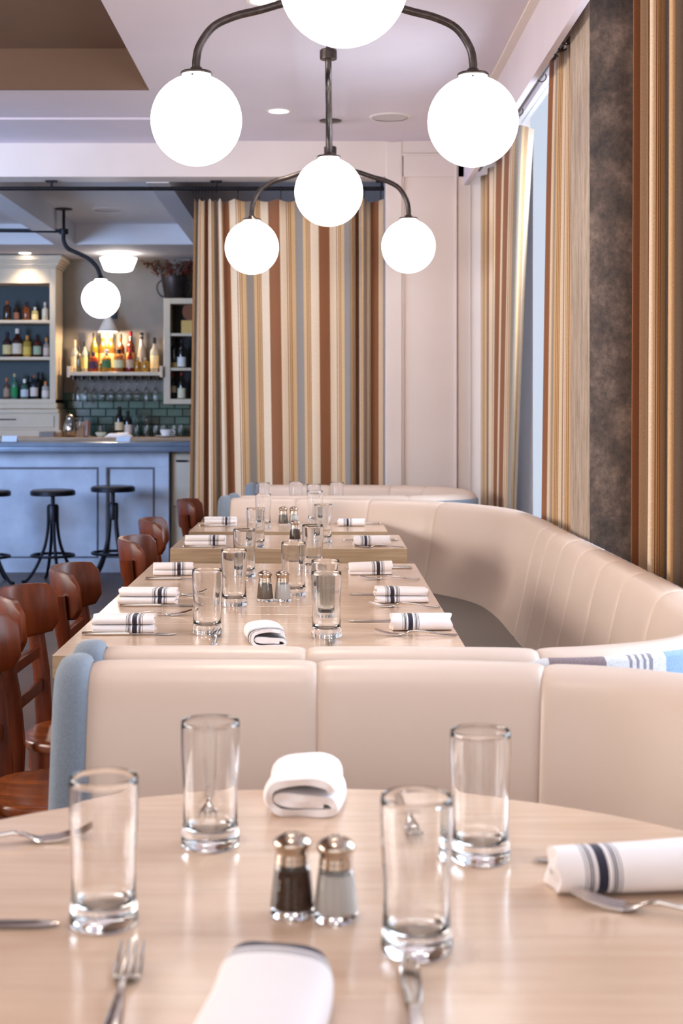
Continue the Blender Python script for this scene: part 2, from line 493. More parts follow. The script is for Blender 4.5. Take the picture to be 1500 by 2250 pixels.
struct(MB().box(0.858, 0.885, -2.0, 8.55, 2.649, 3.3).build('trim_2', M['ceiling'], smooth=False))
# far wall: beam over the opening, panelled wall right of it
struct(MB().box(-5.0, 1.22, 8.55, 8.75, 2.70, 3.3).build('wall_far_beam', M['white_wall'], smooth=False))
wf = struct(MB().box(0.389, 1.22, 8.565, 8.75, 0, 2.70).build('wall_far', M['white_wall'], smooth=False))
MB().rbox(0.389, 0.487, 8.545, 8.57, 0, 2.912, 0.004).build('casing', M['white_wall'], wf)
MB().rbox(0.805, 0.818, 8.54, 8.57, 0, 2.826, 0.003).build('panel_moulding', M['white_wall'], wf)
MB().rbox(0.487, 0.498, 8.55, 8.57, 0, 2.826, 0.003).build('panel_moulding', M['white_wall'], wf)
MB().rbox(0.487, 1.22, 8.54, 8.57, 2.826, 2.84, 0.003).build('panel_moulding', M['white_wall'], wf)
MB().rbox(0.822, 0.90, 8.55, 8.57, 0, 2.826, 0.003).build('stile', M['white_wall'], wf)
# right wall with two window bays
wr = MB()
for y0, y1, z0, z1 in ((-2, 8.55, 0, 0.55), (-2, 8.55, 3.02, 3.3), (-2, 0.6, 0.55, 3.02), (4.70, 5.40, 0.55, 3.02), (8.30, 8.55, 0.55, 3.02)):
    wr.box(1.10, 1.22, y0, y1, z0, z1)
struct(wr.build('wall_right', M['white_wall'], smooth=False))
for k, (y0, y1) in enumerate(((5.40, 8.30), (0.60, 4.70))):
    fr = MB()
    fr.box(1.13, 1.19, y0, y0 + 0.05, 0.55, 3.02).box(1.13, 1.19, y1 - 0.05, y1, 0.55, 3.02)
    fr.box(1.13, 1.19, y0 + 0.05, y1 - 0.05, 0.55, 0.61).box(1.13, 1.19, y0 + 0.05, y1 - 0.05, 2.96, 3.02)
    w = struct(fr.build('window_%d' % (k + 1), M['white_plastic'], smooth=False))
    ym = (y0 + y1) / 2
    MB().box(1.14, 1.18, ym - 0.02, ym + 0.02, 0.61, 2.96).build('mullion', M['white_plastic'], w, smooth=False)
    for a, b in ((y0 + 0.05, ym - 0.02), (ym + 0.02, y1 - 0.05)):
        MB().box(1.157, 1.163, a, b, 0.61, 2.96).build('pane', M['pane'], w, smooth=False)
# concrete column standing in front of the window wall
col_y0, col_y1, col_x = 4.90, 5.28, 0.925
def rough_face(u0, u1, z0, z1, nu, nz, fn, amp):
    rows = []
    for i in range(nz + 1):
        z = z0 + (z1 - z0) * i / nz
        r = []
        for j in range(nu + 1):
            u = u0 + (u1 - u0) * j / nu
            d = 0 if j in (0, nu) else amp * (random.random() - 0.5)
            e = amp * 0.6 * (random.random() - 0.5) if j in (0, nu) else 0
            r.append(fn(u, z, d, e))
        rows.append(r)
    return rows
co = MB().box(col_x + 0.004, 1.10, col_y0 + 0.004, col_y1, 0, CZ + 0.2)
cm = struct(co.build('trim_3', M['concrete_dark'], smooth=False))
MB().grid(rough_face(col_x, 1.10, 0, CZ + 0.2, 8, 150, lambda u, z, d, e: (u + (e if u < 1 else 0), col_y0 + d, z), 0.004)).build('column_front_face', M['concrete_dark'], cm, ang=80)
MB().grid(rough_face(col_y0, col_y1, 0, CZ + 0.2, 6, 120, lambda u, z, d, e: (col_x + d * 0.5, u + e, z), 0.003), flip=True).build('column_side_face', M['concrete_pale'], cm, ang=80)
# rear and left walls (street side), open where the windows let the daylight in
struct(MB().box(-5.1, -5.0, -2.0, 13.2, 0, 0.65).box(-5.1, -5.0, -2.0, 13.2, 2.62, 3.3).box(-5.1, -5.0, 9.45, 9.9, 0.65, 2.62)
       .box(-5.1, -5.0, 12.1, 13.2, 0.65, 2.62).box(-5.1, -5.0, -2.0, 0.4, 0.65, 2.62).build('wall_left', M['white_wall'], smooth=False))
struct(MB().box(-5.0, 1.22, -2.1, -2.0, 0, 0.75).box(-5.0, 1.22, -2.1, -2.0, 2.72, 3.3).box(-5.0, -3.15, -2.1, -2.0, 0.75, 2.72).build('wall_rear', M['white_wall'], smooth=False))
# bar room
BZ, BU = 2.694, 2.867
struct(MB().box(-5.0, 1.22, 8.75, 13.2, BU, 3.3).build('ceiling_bar', M['bar_ceiling'], smooth=False))
struct(MB().box(-5.0, 1.22, 12.0, 13.2, BZ, BU).build('ceiling_bar_soffit', M['bar_ceiling'], smooth=False))
struct(MB().box(-1.076, -0.935, 8.75, 12.0, BZ, BU).build('trim_4', M['bar_ceiling'], smooth=False))
struct(MB().box(-2.25, -2.07, 8.75, 12.0, BZ, BU).build('trim_5', M['bar_ceiling'], smooth=False))
struct(MB().box(1.10, 1.22, 8.75, 13.2, 0, BU).build('wall_bar_right', M['plaster_grey'], smooth=False))
wb = struct(MB().box(-5.0, 1.22, 13.2, 13.35, 0, 3.3).build('wall_bar', M['plaster_grey'], smooth=False))
MB().box(-2.40, -0.6, 13.19, 13.2, 1.0, 1.455).build('tile_bed', M['grout'], wb, smooth=False)
tw, th = 0.142, 0.0735
tile_me = None
for r in range(6):
    for c in range(18):
        x = -3.2 + tw * (c + 0.5) + (tw / 2 if r % 2 else 0)
        z = 1.045 - 0.03 + th * (r + 0.5)
        if x > -0.7 or x < -2.36: continue
        if tile_me is None:
            tile_me = MB().rbox(-tw / 2 + 0.0025, tw / 2 - 0.0025, -0.010, 0.0, -th / 2 + 0.0025, th / 2 - 0.0025, 0.003).build('tile', M['tile'], wb)
            o = tile_me
        else:
            o = tile_me.copy(); COL.objects.link(o)
        o.location = (x, 13.19 - 0.004 * random.random(), z)

# ================================================================== ceiling fittings
def globe_mesh(r=0.15, neck=0.15):
    prof = [(0, -r)]
    for k in range(1, 20):
        a = -PI / 2 + k * (PI * 0.885) / 19
        prof.append((r * math.cos(a), r * math.sin(a)))
    prof += [(0.048, r * 0.96), (0.047, neck), (0, neck)]
    return prof
def s_arm(org, dx, dy, R=0.456, k=1.0):
    pts = [(0, 2.75), (0, 2.715), (.02, 2.675), (.075, 2.652), (.157, 2.640), (.25, 2.614), (.33, 2.594), (.40, 2.560), (.444, 2.500), (.456, 2.450), (.456, 2.412)]
    return smooth_path([(org[0] + dx * r * R / .456, org[1] + dy * r * R / .456, org[2] + (z - 2.75) * k) for r, z in pts], 5)
def add_globe(root, off, gx, gy, gz, top, r=0.15, iron='iron'):
    """globe with its collar; 'top' is where the arm ends"""
    h = MB().lathe([(0, top - 0.010), (0.051, top - 0.010), (0.053, top - 0.006), (0.050, top - 0.001), (0.024, top + 0.003), (0.018, top + 0.014), (0, top + 0.014)], (gx, gy, 0), 24)
    g = MB().lathe(globe_mesh(r, top - 0.010 - gz), (gx, gy, gz), 48).build('globe', M['globe'], root, off, ang=60)
    h.build('collar', M[iron], g, off)
    s = MB()
    for a in (0.4, 2.5, 4.6):
        s.tube([(gx + 0.052 * math.cos(a), gy + 0.052 * math.sin(a), top - 0.020), (gx + 0.068 * math.cos(a), gy + 0.068 * math.sin(a), top - 0.024)], 0.0035, 6)
    s.build('thumb_screws', M[iron], g, off)['kind'] = 'stuff'
def ceiling_plate(x, y, zc, r=0.062):
    return MB().lathe([(0, -0.012), (0.02, -0.012), (r, -0.006), (r, 0), (0, 0)], (x, y, zc), 24)
def coupling(x, y, z, r=0.034):
    return MB().lathe([(0, -0.020), (r, -0.020), (r + 0.001, -0.014), (r + 0.001, 0.016), (r - 0.003, 0.020), (0, 0.020)], (x, y, z), 20)
def chandelier(label, B, A, front, left, right, tops):
    base = (B[0], B[1], CZ)
    root = thing('globe_chandelier', label, 'chandelier', base, 0, 'chandeliers over the tables')
    for (x, y) in (A, B):
        ceiling_plate(x, y, CZ).build('ceiling_plate', M['iron'], root, base)
        MB().tube([(x, y, CZ - 0.004), (x, y, 2.752)], 0.010, 10).build('drop_rod', M['iron'], root, base)
        coupling(x, y, 2.748).build('coupling', M['iron'], root, base)
    MB().tube([(A[0], A[1], 2.744), (B[0], B[1], 2.744)], 0.013, 10).build('pipe', M['iron'], root, base)
    for (g, org, t) in ((left, B, tops[0]), (right, B, tops[1]), (front, A, tops[2])):
        dx, dy = g[0] - org[0], g[1] - org[1]
        R = math.hypot(dx, dy)
        k = (2.75 - t) / (2.75 - 2.412)
        MB().tube(s_arm((org[0], org[1], 2.75), dx / R, dy / R, R, k), 0.0135, 12).build('arm', M['iron'], root, base)
        add_globe(root, base, g[0], g[1], g[2], t)
    return root
chandelier('three-globe iron chandelier nearest the camera, its middle globe cut off by the top edge',
           (0.046, 4.68), (0.052, 2.80), (0.052, 3.27, 2.285), (-0.410, 4.68, 2.252), (0.502, 4.70, 2.252), (2.412, 2.412, 2.445))
chandelier('three-globe iron chandelier farther back, hanging in front of the striped curtain in the doorway',
           (0.052, 7.94), (0.030, 5.80), (0.034, 6.24, 2.254), (-0.386, 7.94, 2.205), (0.488, 7.94, 2.212), (2.365, 2.372, 2.414))
# pendant over the bar with its long pipe
bx, by = (140 - 705) * 11.1 / F, 11.1
base = (bx, by, BU)
root = thing('globe_pendant', 'single globe pendant on a black pipe in front of the bar shelves', 'pendant lamp', base)
ceiling_plate(bx, by, BU, 0.068).build('ceiling_plate', M['black_iron'], root, base)
MB().tube([(bx, by, BU - 0.004), (bx, by, 2.69)], 0.012, 10).build('drop_rod', M['black_iron'], root, base)
coupling(bx, by, 2.69, 0.036).build('coupling', M['black_iron'], root, base)
MB().tube([(bx - 0.02, by, 2.694), (-4.9, by, 2.72)], 0.015, 10).build('pipe', M['black_iron'], root, base)
gx = (224 - 705) * 11.16 / F
MB().tube(smooth_path([(bx, by, 2.69), (bx, by, 2.62), (bx + 0.03, by, 2.56), (bx + 0.11, by, 2.52), (bx + 0.19, by, 2.48), (gx - 0.03, by, 2.41), (gx, by, 2.33)], 6), 0.016, 10).build('arm', M['black_iron'], root, base)
add_globe(root, base, gx, by, 2.163, 2.327, 0.15, 'black_iron')

def downlight(x, y, z, label, power, r=0.052):
    base = (x, y, z)
    t = thing('recessed_downlight', label, 'downlight', base, 0, 'recessed downlights')
    MB().lathe([(r, -0.003), (r + 0.012, -0.005), (r + 0.016, 0), (r, 0.0)], (0, 0, 0), 28).build('trim_ring', M['white_plastic'], t)
    MB().lathe([(0, -0.002), (r, -0.002), (r, 0.0), (0, 0.0)], (0, 0, 0), 28).build('lens', M['downlight'], t)
    l = bpy.data.lights.new('downlight_beam', 'SPOT'); l.energy = power; l.spot_size = 2.0; l.spot_blend = 0.8
    l.color = (1.0, 0.86, 0.70); l.shadow_soft_size = 0.05
    o = bpy.data.objects.new('downlight_beam', l); COL.objects.link(o); o.parent = t; o.location = (0, 0, -0.02)
x, y = T(612, 244, CZ); downlight(x, y, CZ, 'lit recessed downlight in the white ceiling left of the far chandelier', 14)
x, y = T(578, 2, CZ); downlight(x, y, CZ, 'lit recessed downlight at the top edge beside the near chandelier arm', 14)
downlight(-0.224, 3.55, CZ, 'recessed downlight above the long table, nearest the near chandelier', 36)
downlight(-0.224, 1.5, CZ, 'recessed downlight above the round table in front', 22)
x, y = T(55, 556, BZ); downlight(x, y, BZ, 'lit recessed downlight over the white bottle cabinet', 18)
x, y = T(260, 556, BZ); downlight(x, y, BZ, 'lit recessed downlight above the white tapered shade', 40)
def ceiling_speaker(x, y, z, r, label):
    base = (x, y, z)
    t = thing('ceiling_speaker', label, 'speaker', base, 0, 'flush ceiling speakers')
    MB().lathe([(r - 0.012, -0.006), (r, -0.005), (r + 0.004, 0), (r - 0.012, 0)], (0, 0, 0), 32).build('rim', M['white_plastic'], t)
    MB().lathe([(0, -0.004), (r - 0.012, -0.003), (r - 0.012, 0), (0, 0)], (0, 0, 0), 32).build('grille', simple('speaker_grille_%d' % int(y * 10), rgb(206, 196, 196), 0.7, noise=0.1, nscale=300, bump=0.3, bscale=900), t)
x, y = T(857, 257, CZ); ceiling_speaker(x, y, CZ, 0.112, 'round flush speaker in the white dining ceiling')
x, y = T(235, 460, BU); ceiling_speaker(x, y, BU, 0.112, 'round flush speaker in the coffered bar ceiling')

# ================================================================== curtains
def cloth(rows_top, rows_bot, z0, z1, u0=0.0, nz=16, anchor=None, scallop=0.0, nring=8, ease=1.4):
    """rows_top / rows_bot: equally long lists of (x, y) along the header and the hem"""
    n = len(rows_top)
    u = [0.0]
    for i in range(1, n):
        a = math.hypot(rows_top[i][0] - rows_top[i - 1][0], rows_top[i][1] - rows_top[i - 1][1])
        b = math.hypot(rows_bot[i][0] - rows_bot[i - 1][0], rows_bot[i][1] - rows_bot[i - 1][1])
        u.append(u[-1] + (a + b) / 2)
    sh = u0
    if anchor:                                   # (x position, wanted u)
        k = min(range(n), key=lambda i: abs(rows_top[i][0] - anchor[0]))
        sh = anchor[1] - u[k]
    rows, uvs = [], []
    for k in range(nz + 1):
        t = k / nz
        e = t ** ease
        z = z1 + (z0 - z1) * t
        row, uvr = [], []
        for i in range(n):
            x = rows_top[i][0] * (1 - e) + rows_bot[i][0] * e
            y = rows_top[i][1] * (1 - e) + rows_bot[i][1] * e
            zz = z - (scallop * abs(math.sin(PI * nring * i / n)) if k == 0 else 0)
            row.append((x, y, zz)); uvr.append((u[i] + sh + 10 * 0.31, zz))
        rows.append(row); uvs.append(uvr)
    return MB().grid(rows, uvs=uvs)
def solid(o, t=0.003):
    m = o.modifiers.new('cloth_thickness', 'SOLIDIFY'); m.thickness = t; m.offset = 0
    return o
def ring(c, r=0.018, axis='x'):
    pts = []
    for k in range(13):
        a = 2 * PI * k / 12
        pts.append((c[0], c[1] + r * math.cos(a), c[2] + r * math.sin(a)) if axis == 'x' else (c[0] + r * math.cos(a), c[1], c[2] + r * math.sin(a)))
    return MB().tube(pts, 0.0028, 6, caps=False)
# doorway rod and curtain
RY, RZ = 8.70, 2.652
rod = thing('curtain_rod', 'long black curtain rod across the opening to the bar', 'curtain rod', (-2.2, RY, RZ))
MB().tube([(-4.9, RY, RZ), (0.385, RY, RZ)], 0.0125, 10).build('pole', M['black_iron'], rod, (-2.2, RY, RZ))
for px in (113, 475, 838):
    x = (px - 705) * RY / F
    MB().rbox(x - 0.035, x + 0.035, RY - 0.02, RY + 0.02, 2.69, 2.70, 0.002).tube([(x, RY, 2.695), (x, RY, RZ)], 0.008, 8).build('bracket', M['black_iron'], rod, (-2.2, RY, RZ))
xs = lambda px: (px - 705) * 8.72 / F
top, bot = [], []
N = 420
for i in range(N + 1):
    t = i / N
    # header: tight bunch from px 426 to 486, then a nearly flat sweep to px 843
    if t < 0.42:
        q = t / 0.42
        px = 427 + 62 * q; A = 0.032; ph = q * 2 * PI * 3.0
        pb = 413 + 96 * q; Ab = 0.042
    else:
        q = (t - 0.42) / 0.58
        px = 489 + 354 * q; A = 0.013; ph = q * 2 * PI * 4.2
        pb = 509 + 333 * q; Ab = 0.016
        w = math.exp(-((px - 792) / 26.0) ** 2)
        A += 0.055 * w; Ab += 0.060 * w; ph += 3.0 * math.tanh((px - 792) / 24.0) * 1.4
    top.append((xs(px), 8.722 + A * math.sin(ph)))
    bot.append((xs(pb), 8.722 + Ab * math.sin(ph + 0.25)))
ZT = 2.592
c0 = (-0.2, 8.72, 0.02)
ct = thing('striped_curtain', 'wide striped curtain drawn across the doorway beside the bar', 'curtain', c0)
solid(cloth(top, bot, 0.02, ZT, anchor=(xs(600), 0.034), scallop=0.018, nring=13, ease=0.9).build('cloth', M['curtain'], ct, c0, ang=80))
for px in (430, 437, 444, 451, 458, 466, 475, 523, 569, 617, 665, 712, 758, 800, 836):
    x = xs(px)
    g = ring((x, RY, RZ - 0.006), 0.019).build('ring', M['black_iron'], ct, c0)
    MB().tube([(x, RY, RZ - 0.026), (x, RY + 0.004, ZT - 0.006)], 0.0025, 6).build('clip', M['black_iron'], g, c0)
# window rods
WX, WZ = 0.945, 2.733
def wrod(y0, y1, label, br, rings):
    b = (WX, (y0 + y1) / 2, WZ)
    r = thing('curtain_rod', label, 'curtain rod', b)
    MB().tube([(WX, y0, WZ), (WX, y1, WZ)], 0.011, 10).build('pole', M['iron'], r, b)
    for y in br:
        MB().tube([(WX, y, WZ), (0.889, y, WZ + 0.012)], 0.006, 8).lathe([(0, -0.012), (0.012, -0.012), (0.012, 0.012), (0, 0.012)], (0.897, y, WZ + 0.012), 12).build('bracket', M['iron'], r, b)
    for y in rings:
        ring((WX, y, WZ - 0.006), 0.021, 'z').build('ring', M['iron'], r, b)
wrod(5.29, 8.5, 'thin iron curtain rod over the far window, running back from the concrete column', (6.18,), (5.66, 5.57, 5.48, 6.10, 6.8))
wrod(0.5, 4.89, 'thin iron curtain rod over the near window beside the concrete column', (1.2, 4.2), (4.4, 4.2, 4.0, 3.8))
def zig(ctrl, n=14):
    return [(p.x, p.y) for p in smooth_path([(a, b, 0) for a, b in ctrl], n)]
# far window curtain in the corner (held a little open, grey lining showing)
b = (0.98, 7.7, 0.02)
c3 = thing('striped_curtain', 'striped window curtain in the far corner with its grey lining showing', 'curtain', b, 0, 'window curtains')
t3 = [(.950, 8.46), (.992, 8.36), (.962, 8.2), (1.0, 8.1), (.972, 7.95), (1.01, 7.8), (.972, 7.6), (1.0, 7.4), (.955, 7.12), (.968, 6.95), (1.055, 7.05)]
h3 = [(.950, 8.46), (.985, 8.37), (.962, 8.24), (.985, 8.14), (.962, 8.02), (.985, 7.92), (.955, 7.8), (.98, 7.66), (.952, 7.5), (.962, 7.36), (.990, 7.42)]
solid(cloth(zig(t3), zig(h3), 0.02, 2.69, u0=0.10, ease=0.8).build('cloth', M['curtain'], c3, b, ang=80))
solid(cloth(zig([(1.06, 7.98), (1.045, 7.75), (1.075, 7.6), (1.05, 7.42), (1.08, 7.3), (1.062, 7.12)]),
      zig([(1.04, 7.98), (1.03, 7.75), (1.065, 7.6), (1.04, 7.42), (1.08, 7.3), (1.06, 7.12)]), 0.02, 2.68).build('lining', M['lining'], c3, b, ang=80))
# curtain just behind the column
b = (0.92, 5.4, 0.02)
c2 = thing('striped_curtain', 'narrow gathered striped curtain just behind the concrete column', 'curtain', b, 0, 'window curtains')
t2 = [(.932, 5.79), (.952, 5.76), (.944, 5.66), (.966, 5.60), (.956, 5.50), (.982, 5.45), (.97, 5.36), (1.0, 5.32)]
h2 = [(.936, 6.10), (.955, 6.02), (.947, 5.88), (.970, 5.80), (.958, 5.64), (.984, 5.56), (.97, 5.42), (1.0, 5.34)]
solid(cloth(zig(t2), zig(h2), 0.02, WZ + 0.008, u0=0.03, ease=0.7).build('cloth', M['curtain'], c2, b, ang=80))
# near curtain right of the column
b = (0.97, 4.0, 0.02)
c1 = thing('striped_curtain', 'striped curtain at the right edge in front of the concrete column', 'curtain', b, 0, 'window curtains')
t1, h1 = [], []
for i in range(9):
    y = 4.43 - (i // 2) * 0.235
    a = 0.030 if i % 2 else -0.030
    t1.append((0.997 + a, y + (0.0 if i % 2 else -0.03)))
    h1.append((0.988 + a * 1.15, y + (0.0 if i % 2 else -0.03)))
solid(cloth(zig(t1), zig(h1), 0.02, WZ + 0.008, u0=0.036).build('cloth', M['curtain'], c1, b, ang=80))

# ================================================================== booths
def arclen(P):
    s = [0.0]
    for a, b in zip(P, P[1:]):
        s.append(s[-1] + (b - a).length)
    return s
def at_s(P, S, s):
    s = max(S[0], min(S[-1], s))
    lo = 0
    for i in range(len(S) - 1):
        if S[i] <= s: lo = i
    t = (s - S[lo]) / max(1e-9, S[lo + 1] - S[lo]) if lo + 1 < len(S) else 0
    p = P[lo].lerp(P[min(lo + 1, len(P) - 1)], t)
    a, b = P[max(lo - 1, 0)], P[min(lo + 2, len(P) - 1)]
    d = (b - a).normalized()
    return p, d
def near_s(P, S, x, y):
    k = min(range(len(P)), key=lambda i: (P[i].x - x) ** 2 + (P[i].y - y) ** 2)
    return S[k]
# cross-section of a back cushion: n = away from the sitter, z up
PROF = [(-0.152, 0.40), (-0.146, 0.46), (-0.130, 0.53), (-0.112, 0.61), (-0.095, 0.69), (-0.080, 0.76), (-0.068, 0.805), (-0.056, 0.835),
        (-0.040, 0.853), (-0.020, 0.862), (0.0, 0.865), (0.016, 0.863), (0.029, 0.857), (0.039, 0.848), (0.043, 0.830), (0.043, 0.78)]
def prof_normals(P):
    out = []
    for i in range(len(P)):
        a, b = P[max(i - 1, 0)], P[min(i + 1, len(P) - 1)]
        dx, dz = b[0] - a[0], b[1] - a[1]
        l = math.hypot(dx, dz)
        out.append((-dz / l, dx / l))       # points to the sitter's side on the front face
    return out
PN = prof_normals(PROF)
def booth(name, label, ctrl, side, seams, shell_mat, seat_poly, dz=0.0, stripes_from=0.0, ends=(True, False), seamw=0.007, rise=None):
    """ctrl: plan of the crest line; side: +1 when the sitter is on the left of the direction of travel"""
    P = smooth_path([(a, b, 0) for a, b in ctrl], 14)
    S = arclen(P)
    base = (ctrl[0][0], ctrl[0][1], 0)
    root = thing(name, label, 'booth', base, 0, 'curved banquette booths')
    cuts = [0.0] + [near_s(P, S, x, y) for x, y in seams] + [S[-1]]
    def pt(s, n, z):
        p, d = at_s(P, S, s)
        nx, ny = (d.y * side, -d.x * side)          # away from the sitter
        return (p.x + nx * n, p.y + ny * n, z + dz)
    for a, b in zip(cuts, cuts[1:]):
        L = b - a
        m = max(10, int(L / 0.04))
        us = [0, 0.0035, 0.009, 0.018, 0.032, 0.05] + [0.05 + (L - 0.10) * k / m for k in range(1, m)] + [L - 0.05, L - 0.032, L - 0.018, L - 0.009, L - 0.0035, L]
        rows = []
        for u in us:
            e = min(u, L - u)
            dip = 0.006 * math.exp(-(e / seamw)) + 0.0022 * math.exp(-(e / 0.06))
            rows.append([pt(a + u, PROF[i][0] - PN[i][0] * dip * (1 if PROF[i][0] < 0.045 else 0.2), PROF[i][1] - PN[i][1] * dip) for i in range(len(PROF))])
        mb = MB().grid(rows, flip=(side > 0))
        mb.build('back_cushion', M['vinyl'], root, base, ang=70)
    # upholstered outside of the back
    rows, uvs = [], []
    m = int(S[-1] / 0.03)
    for k in range(m + 1):
        s = S[-1] * k / m
        q = 0.0 if rise is None else 0.016 * min(1.0, max(0.0, (s - rise) / 0.06))
        rows.append([pt(s, n, z) for n, z in ((0.030, 0.835 + q), (0.044, 0.835 + q), (0.052, 0.826 + q), (0.056, 0.60), (0.056, 0.30), (0.056, 0.0))])
        uvs.append([(s - stripes_from + 5.2, z) for z in (0.86, 0.838, 0.825, 0.6, 0.3, 0.0)])
    MB().grid(rows, uvs=uvs, flip=(side > 0)).build('outer_upholstery', shell_mat, root, base, ang=70)
    # rolled grey-blue end
    out = PROF[:-1] + [(0.052, 0.80), (0.052, 0.0), (-0.152, 0.0)]
    n = len(out)
    nrm = []
    for i in range(n):
        a, b = out[i - 1], out[(i + 1) % n]
        ex, ez = b[0] - a[0], b[1] - a[1]; l = math.hypot(ex, ez)
        nrm.append((-ez / l, ex / l))
    for kk, want in enumerate(ends):
        if not want: continue
        s = 0.0 if kk == 0 else S[-1]
        p, d = at_s(P, S, s)
        d = -d if kk == 0 else d
        nx, ny = at_s(P, S, s)[1].y * side, -at_s(P, S, s)[1].x * side
        rows = []
        for (w, g) in ((-0.004, -0.004), (0.002, 0.006), (0.012, 0.0105), (0.026, 0.011), (0.040, 0.008), (0.050, 0.001), (0.056, -0.010), (0.058, -0.024)):
            rows.append([(p.x + d.x * w + nx * (out[i][0] + nrm[i][0] * g), p.y + d.y * w + ny * (out[i][0] + nrm[i][0] * g), max(0, out[i][1] + nrm[i][1] * g) + dz) for i in range(n)])
        fl = (side > 0) == (kk == 0)
        mb = MB().grid(rows, cu=True, flip=fl)
        q = [(len(rows) - 1) * n + i for i in range(n)]
        mb.f.append(tuple(q[::-1] if fl else q))
        mb.build('rolled_end', M['blue_cloth'], root, base, ang=65)
    if seat_poly:
        poly = seat_poly(pt, S[-1])
        c = [(x, y) for x, y in poly]
        MB().prism(c, 0.33, 0.45).build('seat_cushion', M['seat_vinyl'], root, base, ang=50)
    return root
def offset_pts(pt, L, n, s0, s1, k):
    return [pt(s0 + (s1 - s0) * i / k, n, 0)[:2] for i in range(k + 1)]

# booth around the round table in front (sitter towards the camera)
booth('banquette_booth', 'nearest cream banquette behind the round table with a grey-blue rolled end',
      [(-0.40, 2.475), (-0.1, 2.475), (0.15, 2.472), (0.40, 2.440), (0.60, 2.335), (0.82, 2.09), (0.95, 1.72), (0.98, 1.2), (0.98, 0.7)], -1,
      [(-0.005, 2.475), (0.385, 2.452), (0.76, 2.24), (0.95, 1.82), (0.98, 1.3)], M['blue_cloth'],
      lambda pt, L: offset_pts(pt, L, -0.13, 0.0, L, 40)[::-1] + [(-0.40, 2.09), (0.45, 2.09), (0.56, 1.8), (0.60, 0.7)], ends=(True, False))
# long booth with the dining tables (sitter inside)
booth('banquette_booth', 'long cream channel-back banquette curving round the row of dining tables',
      [(-0.40, 2.625), (0.0, 2.620), (0.36, 2.605), (0.54, 2.635), (0.71, 2.750), (0.82, 2.99), (0.862, 3.40), (0.865, 4.2), (0.865, 5.2), (0.862, 5.9), (0.80, 6.34), (0.60, 6.72), (0.40, 6.87), (0.18, 6.97), (-0.1, 7.03), (-0.45, 7.05)], 1,
      [(-0.035, 2.62), (0.390, 2.605), (0.862, 3.43), (0.865, 3.80), (0.865, 4.13), (0.865, 4.45), (0.865, 4.76), (0.865, 5.04), (0.865, 5.31), (0.58, 6.74), (0.25, 6.94), (-0.13, 7.035)],
      M['booth_stripe'],
      lambda pt, L: offset_pts(pt, L, -0.13, 0.10, L, 90) + [(-0.40, 6.58), (0.12, 6.52), (0.27, 6.25), (0.30, 5.8), (0.30, 3.4), (0.24, 3.10), (-0.28, 3.05)],
      stripes_from=0.775, rise=0.74, ends=(True, True))
# last booth in front of the doorway curtain
booth('banquette_booth', 'farthest cream banquette with dark grey-blue outside, under the doorway curtain',
      [(-0.42, 7.235), (0.0, 7.24), (0.40, 7.245), (0.62, 7.30), (0.76, 7.46), (0.785, 7.70), (0.72, 7.98), (0.52, 8.17), (0.20, 8.235), (-0.38, 8.245)], 1,
      [(0.0, 7.24), (0.45, 7.255), (0.78, 7.62), (0.60, 8.11), (0.40, 8.20), (0.06, 8.24)], M['blue_cloth'], None, ends=(True, True))

# ================================================================== tables
def plank_table(name, label, x0, x1, y0, y1, z, th, nb, legs, group='wooden dining tables'):
    cx, cy = (x0 + x1) / 2, (y0 + y1) / 2
    t = thing(name, label, 'table', (cx, cy, 0), 0, group)
    w = (y1 - y0) / nb
    me = None
    for k in range(nb):
        if me is None:
            o = MB().rbox((x0 - x1) / 2, (x1 - x0) / 2, -w / 2 + 0.0003, w / 2 - 0.0003, z - th, z, 0.0012).build('plank', M['table'], t, smooth=False, mats=[M['table_edge']])
            me = o.data
            for p in me.polygons:
                if abs(p.normal.z) < 0.5: p.material_index = 1
        else:
            o = bpy.data.objects.new('plank', me); COL.objects.link(o); o.parent = t
        o.location = (0, (y0 - cy) + w * (k + 0.5), 0)
    for lx, ly in legs:
        MB().lathe([(0, 0.0), (0.20, 0.0), (0.20, 0.012), (0.06, 0.028), (0.036, 0.05), (0.036, z - th - 0.03), (0.10, z - th - 0.02), (0.10, z - th - 0.001), (0, z - th - 0.001)], (lx, ly, 0), 28).build('pedestal', M['black_iron'], t)
    return t
plank_table('dining_table', 'long bleached oak table set for six along the booth', -0.602, 0.335, 3.185, 5.085, TZ, 0.052, 12, [(0, -0.5), (0, 0.5)])
plank_table('dining_table', 'small square oak table set for two behind the long table', -0.597, 0.342, 5.63, 6.24, TZ, 0.060, 4, [(0, 0)])
plank_table('dining_table', 'small square oak table set for two nearest the far end of the long booth', -0.597, 0.300, 6.42, 6.93, TZ, 0.052, 4, [(0, -0.18)])
# round tables made of boards
def round_table(label, cx, cy, R, nb, th=0.045):
    t = thing('round_table', label, 'table', (cx, cy, 0), 0, 'round wooden tables')
    w = 2 * R / nb
    for k in range(nb):
        a, b = -R + w * k + 0.0003, -R + w * (k + 1) - 0.0003
        n = 14
        right, left = [], []
        for i in range(n + 1):
            y = a + (b - a) * i / n
            x = math.sqrt(max(0.0, R * R - y * y))
            right.append((x, y)); left.append((-x, y))
        poly = right + left[::-1]
        clean = []
        for p in poly:
            if not clean or math.hypot(p[0] - clean[-1][0], p[1] - clean[-1][1]) > 1e-4: clean.append(p)
        MB().prism(clean, TZ - th, TZ).build('plank', M['table'], t, ang=40)
    MB().lathe([(0, 0.0), (0.27, 0.0), (0.27, 0.014), (0.08, 0.032), (0.045, 0.06), (0.045, TZ - th - 0.03), (0.14, TZ - th - 0.02), (0.14, TZ - th - 0.001), (0, TZ - th - 0.001)], (0, 0, 0), 28).build('pedestal', M['black_iron'], t)
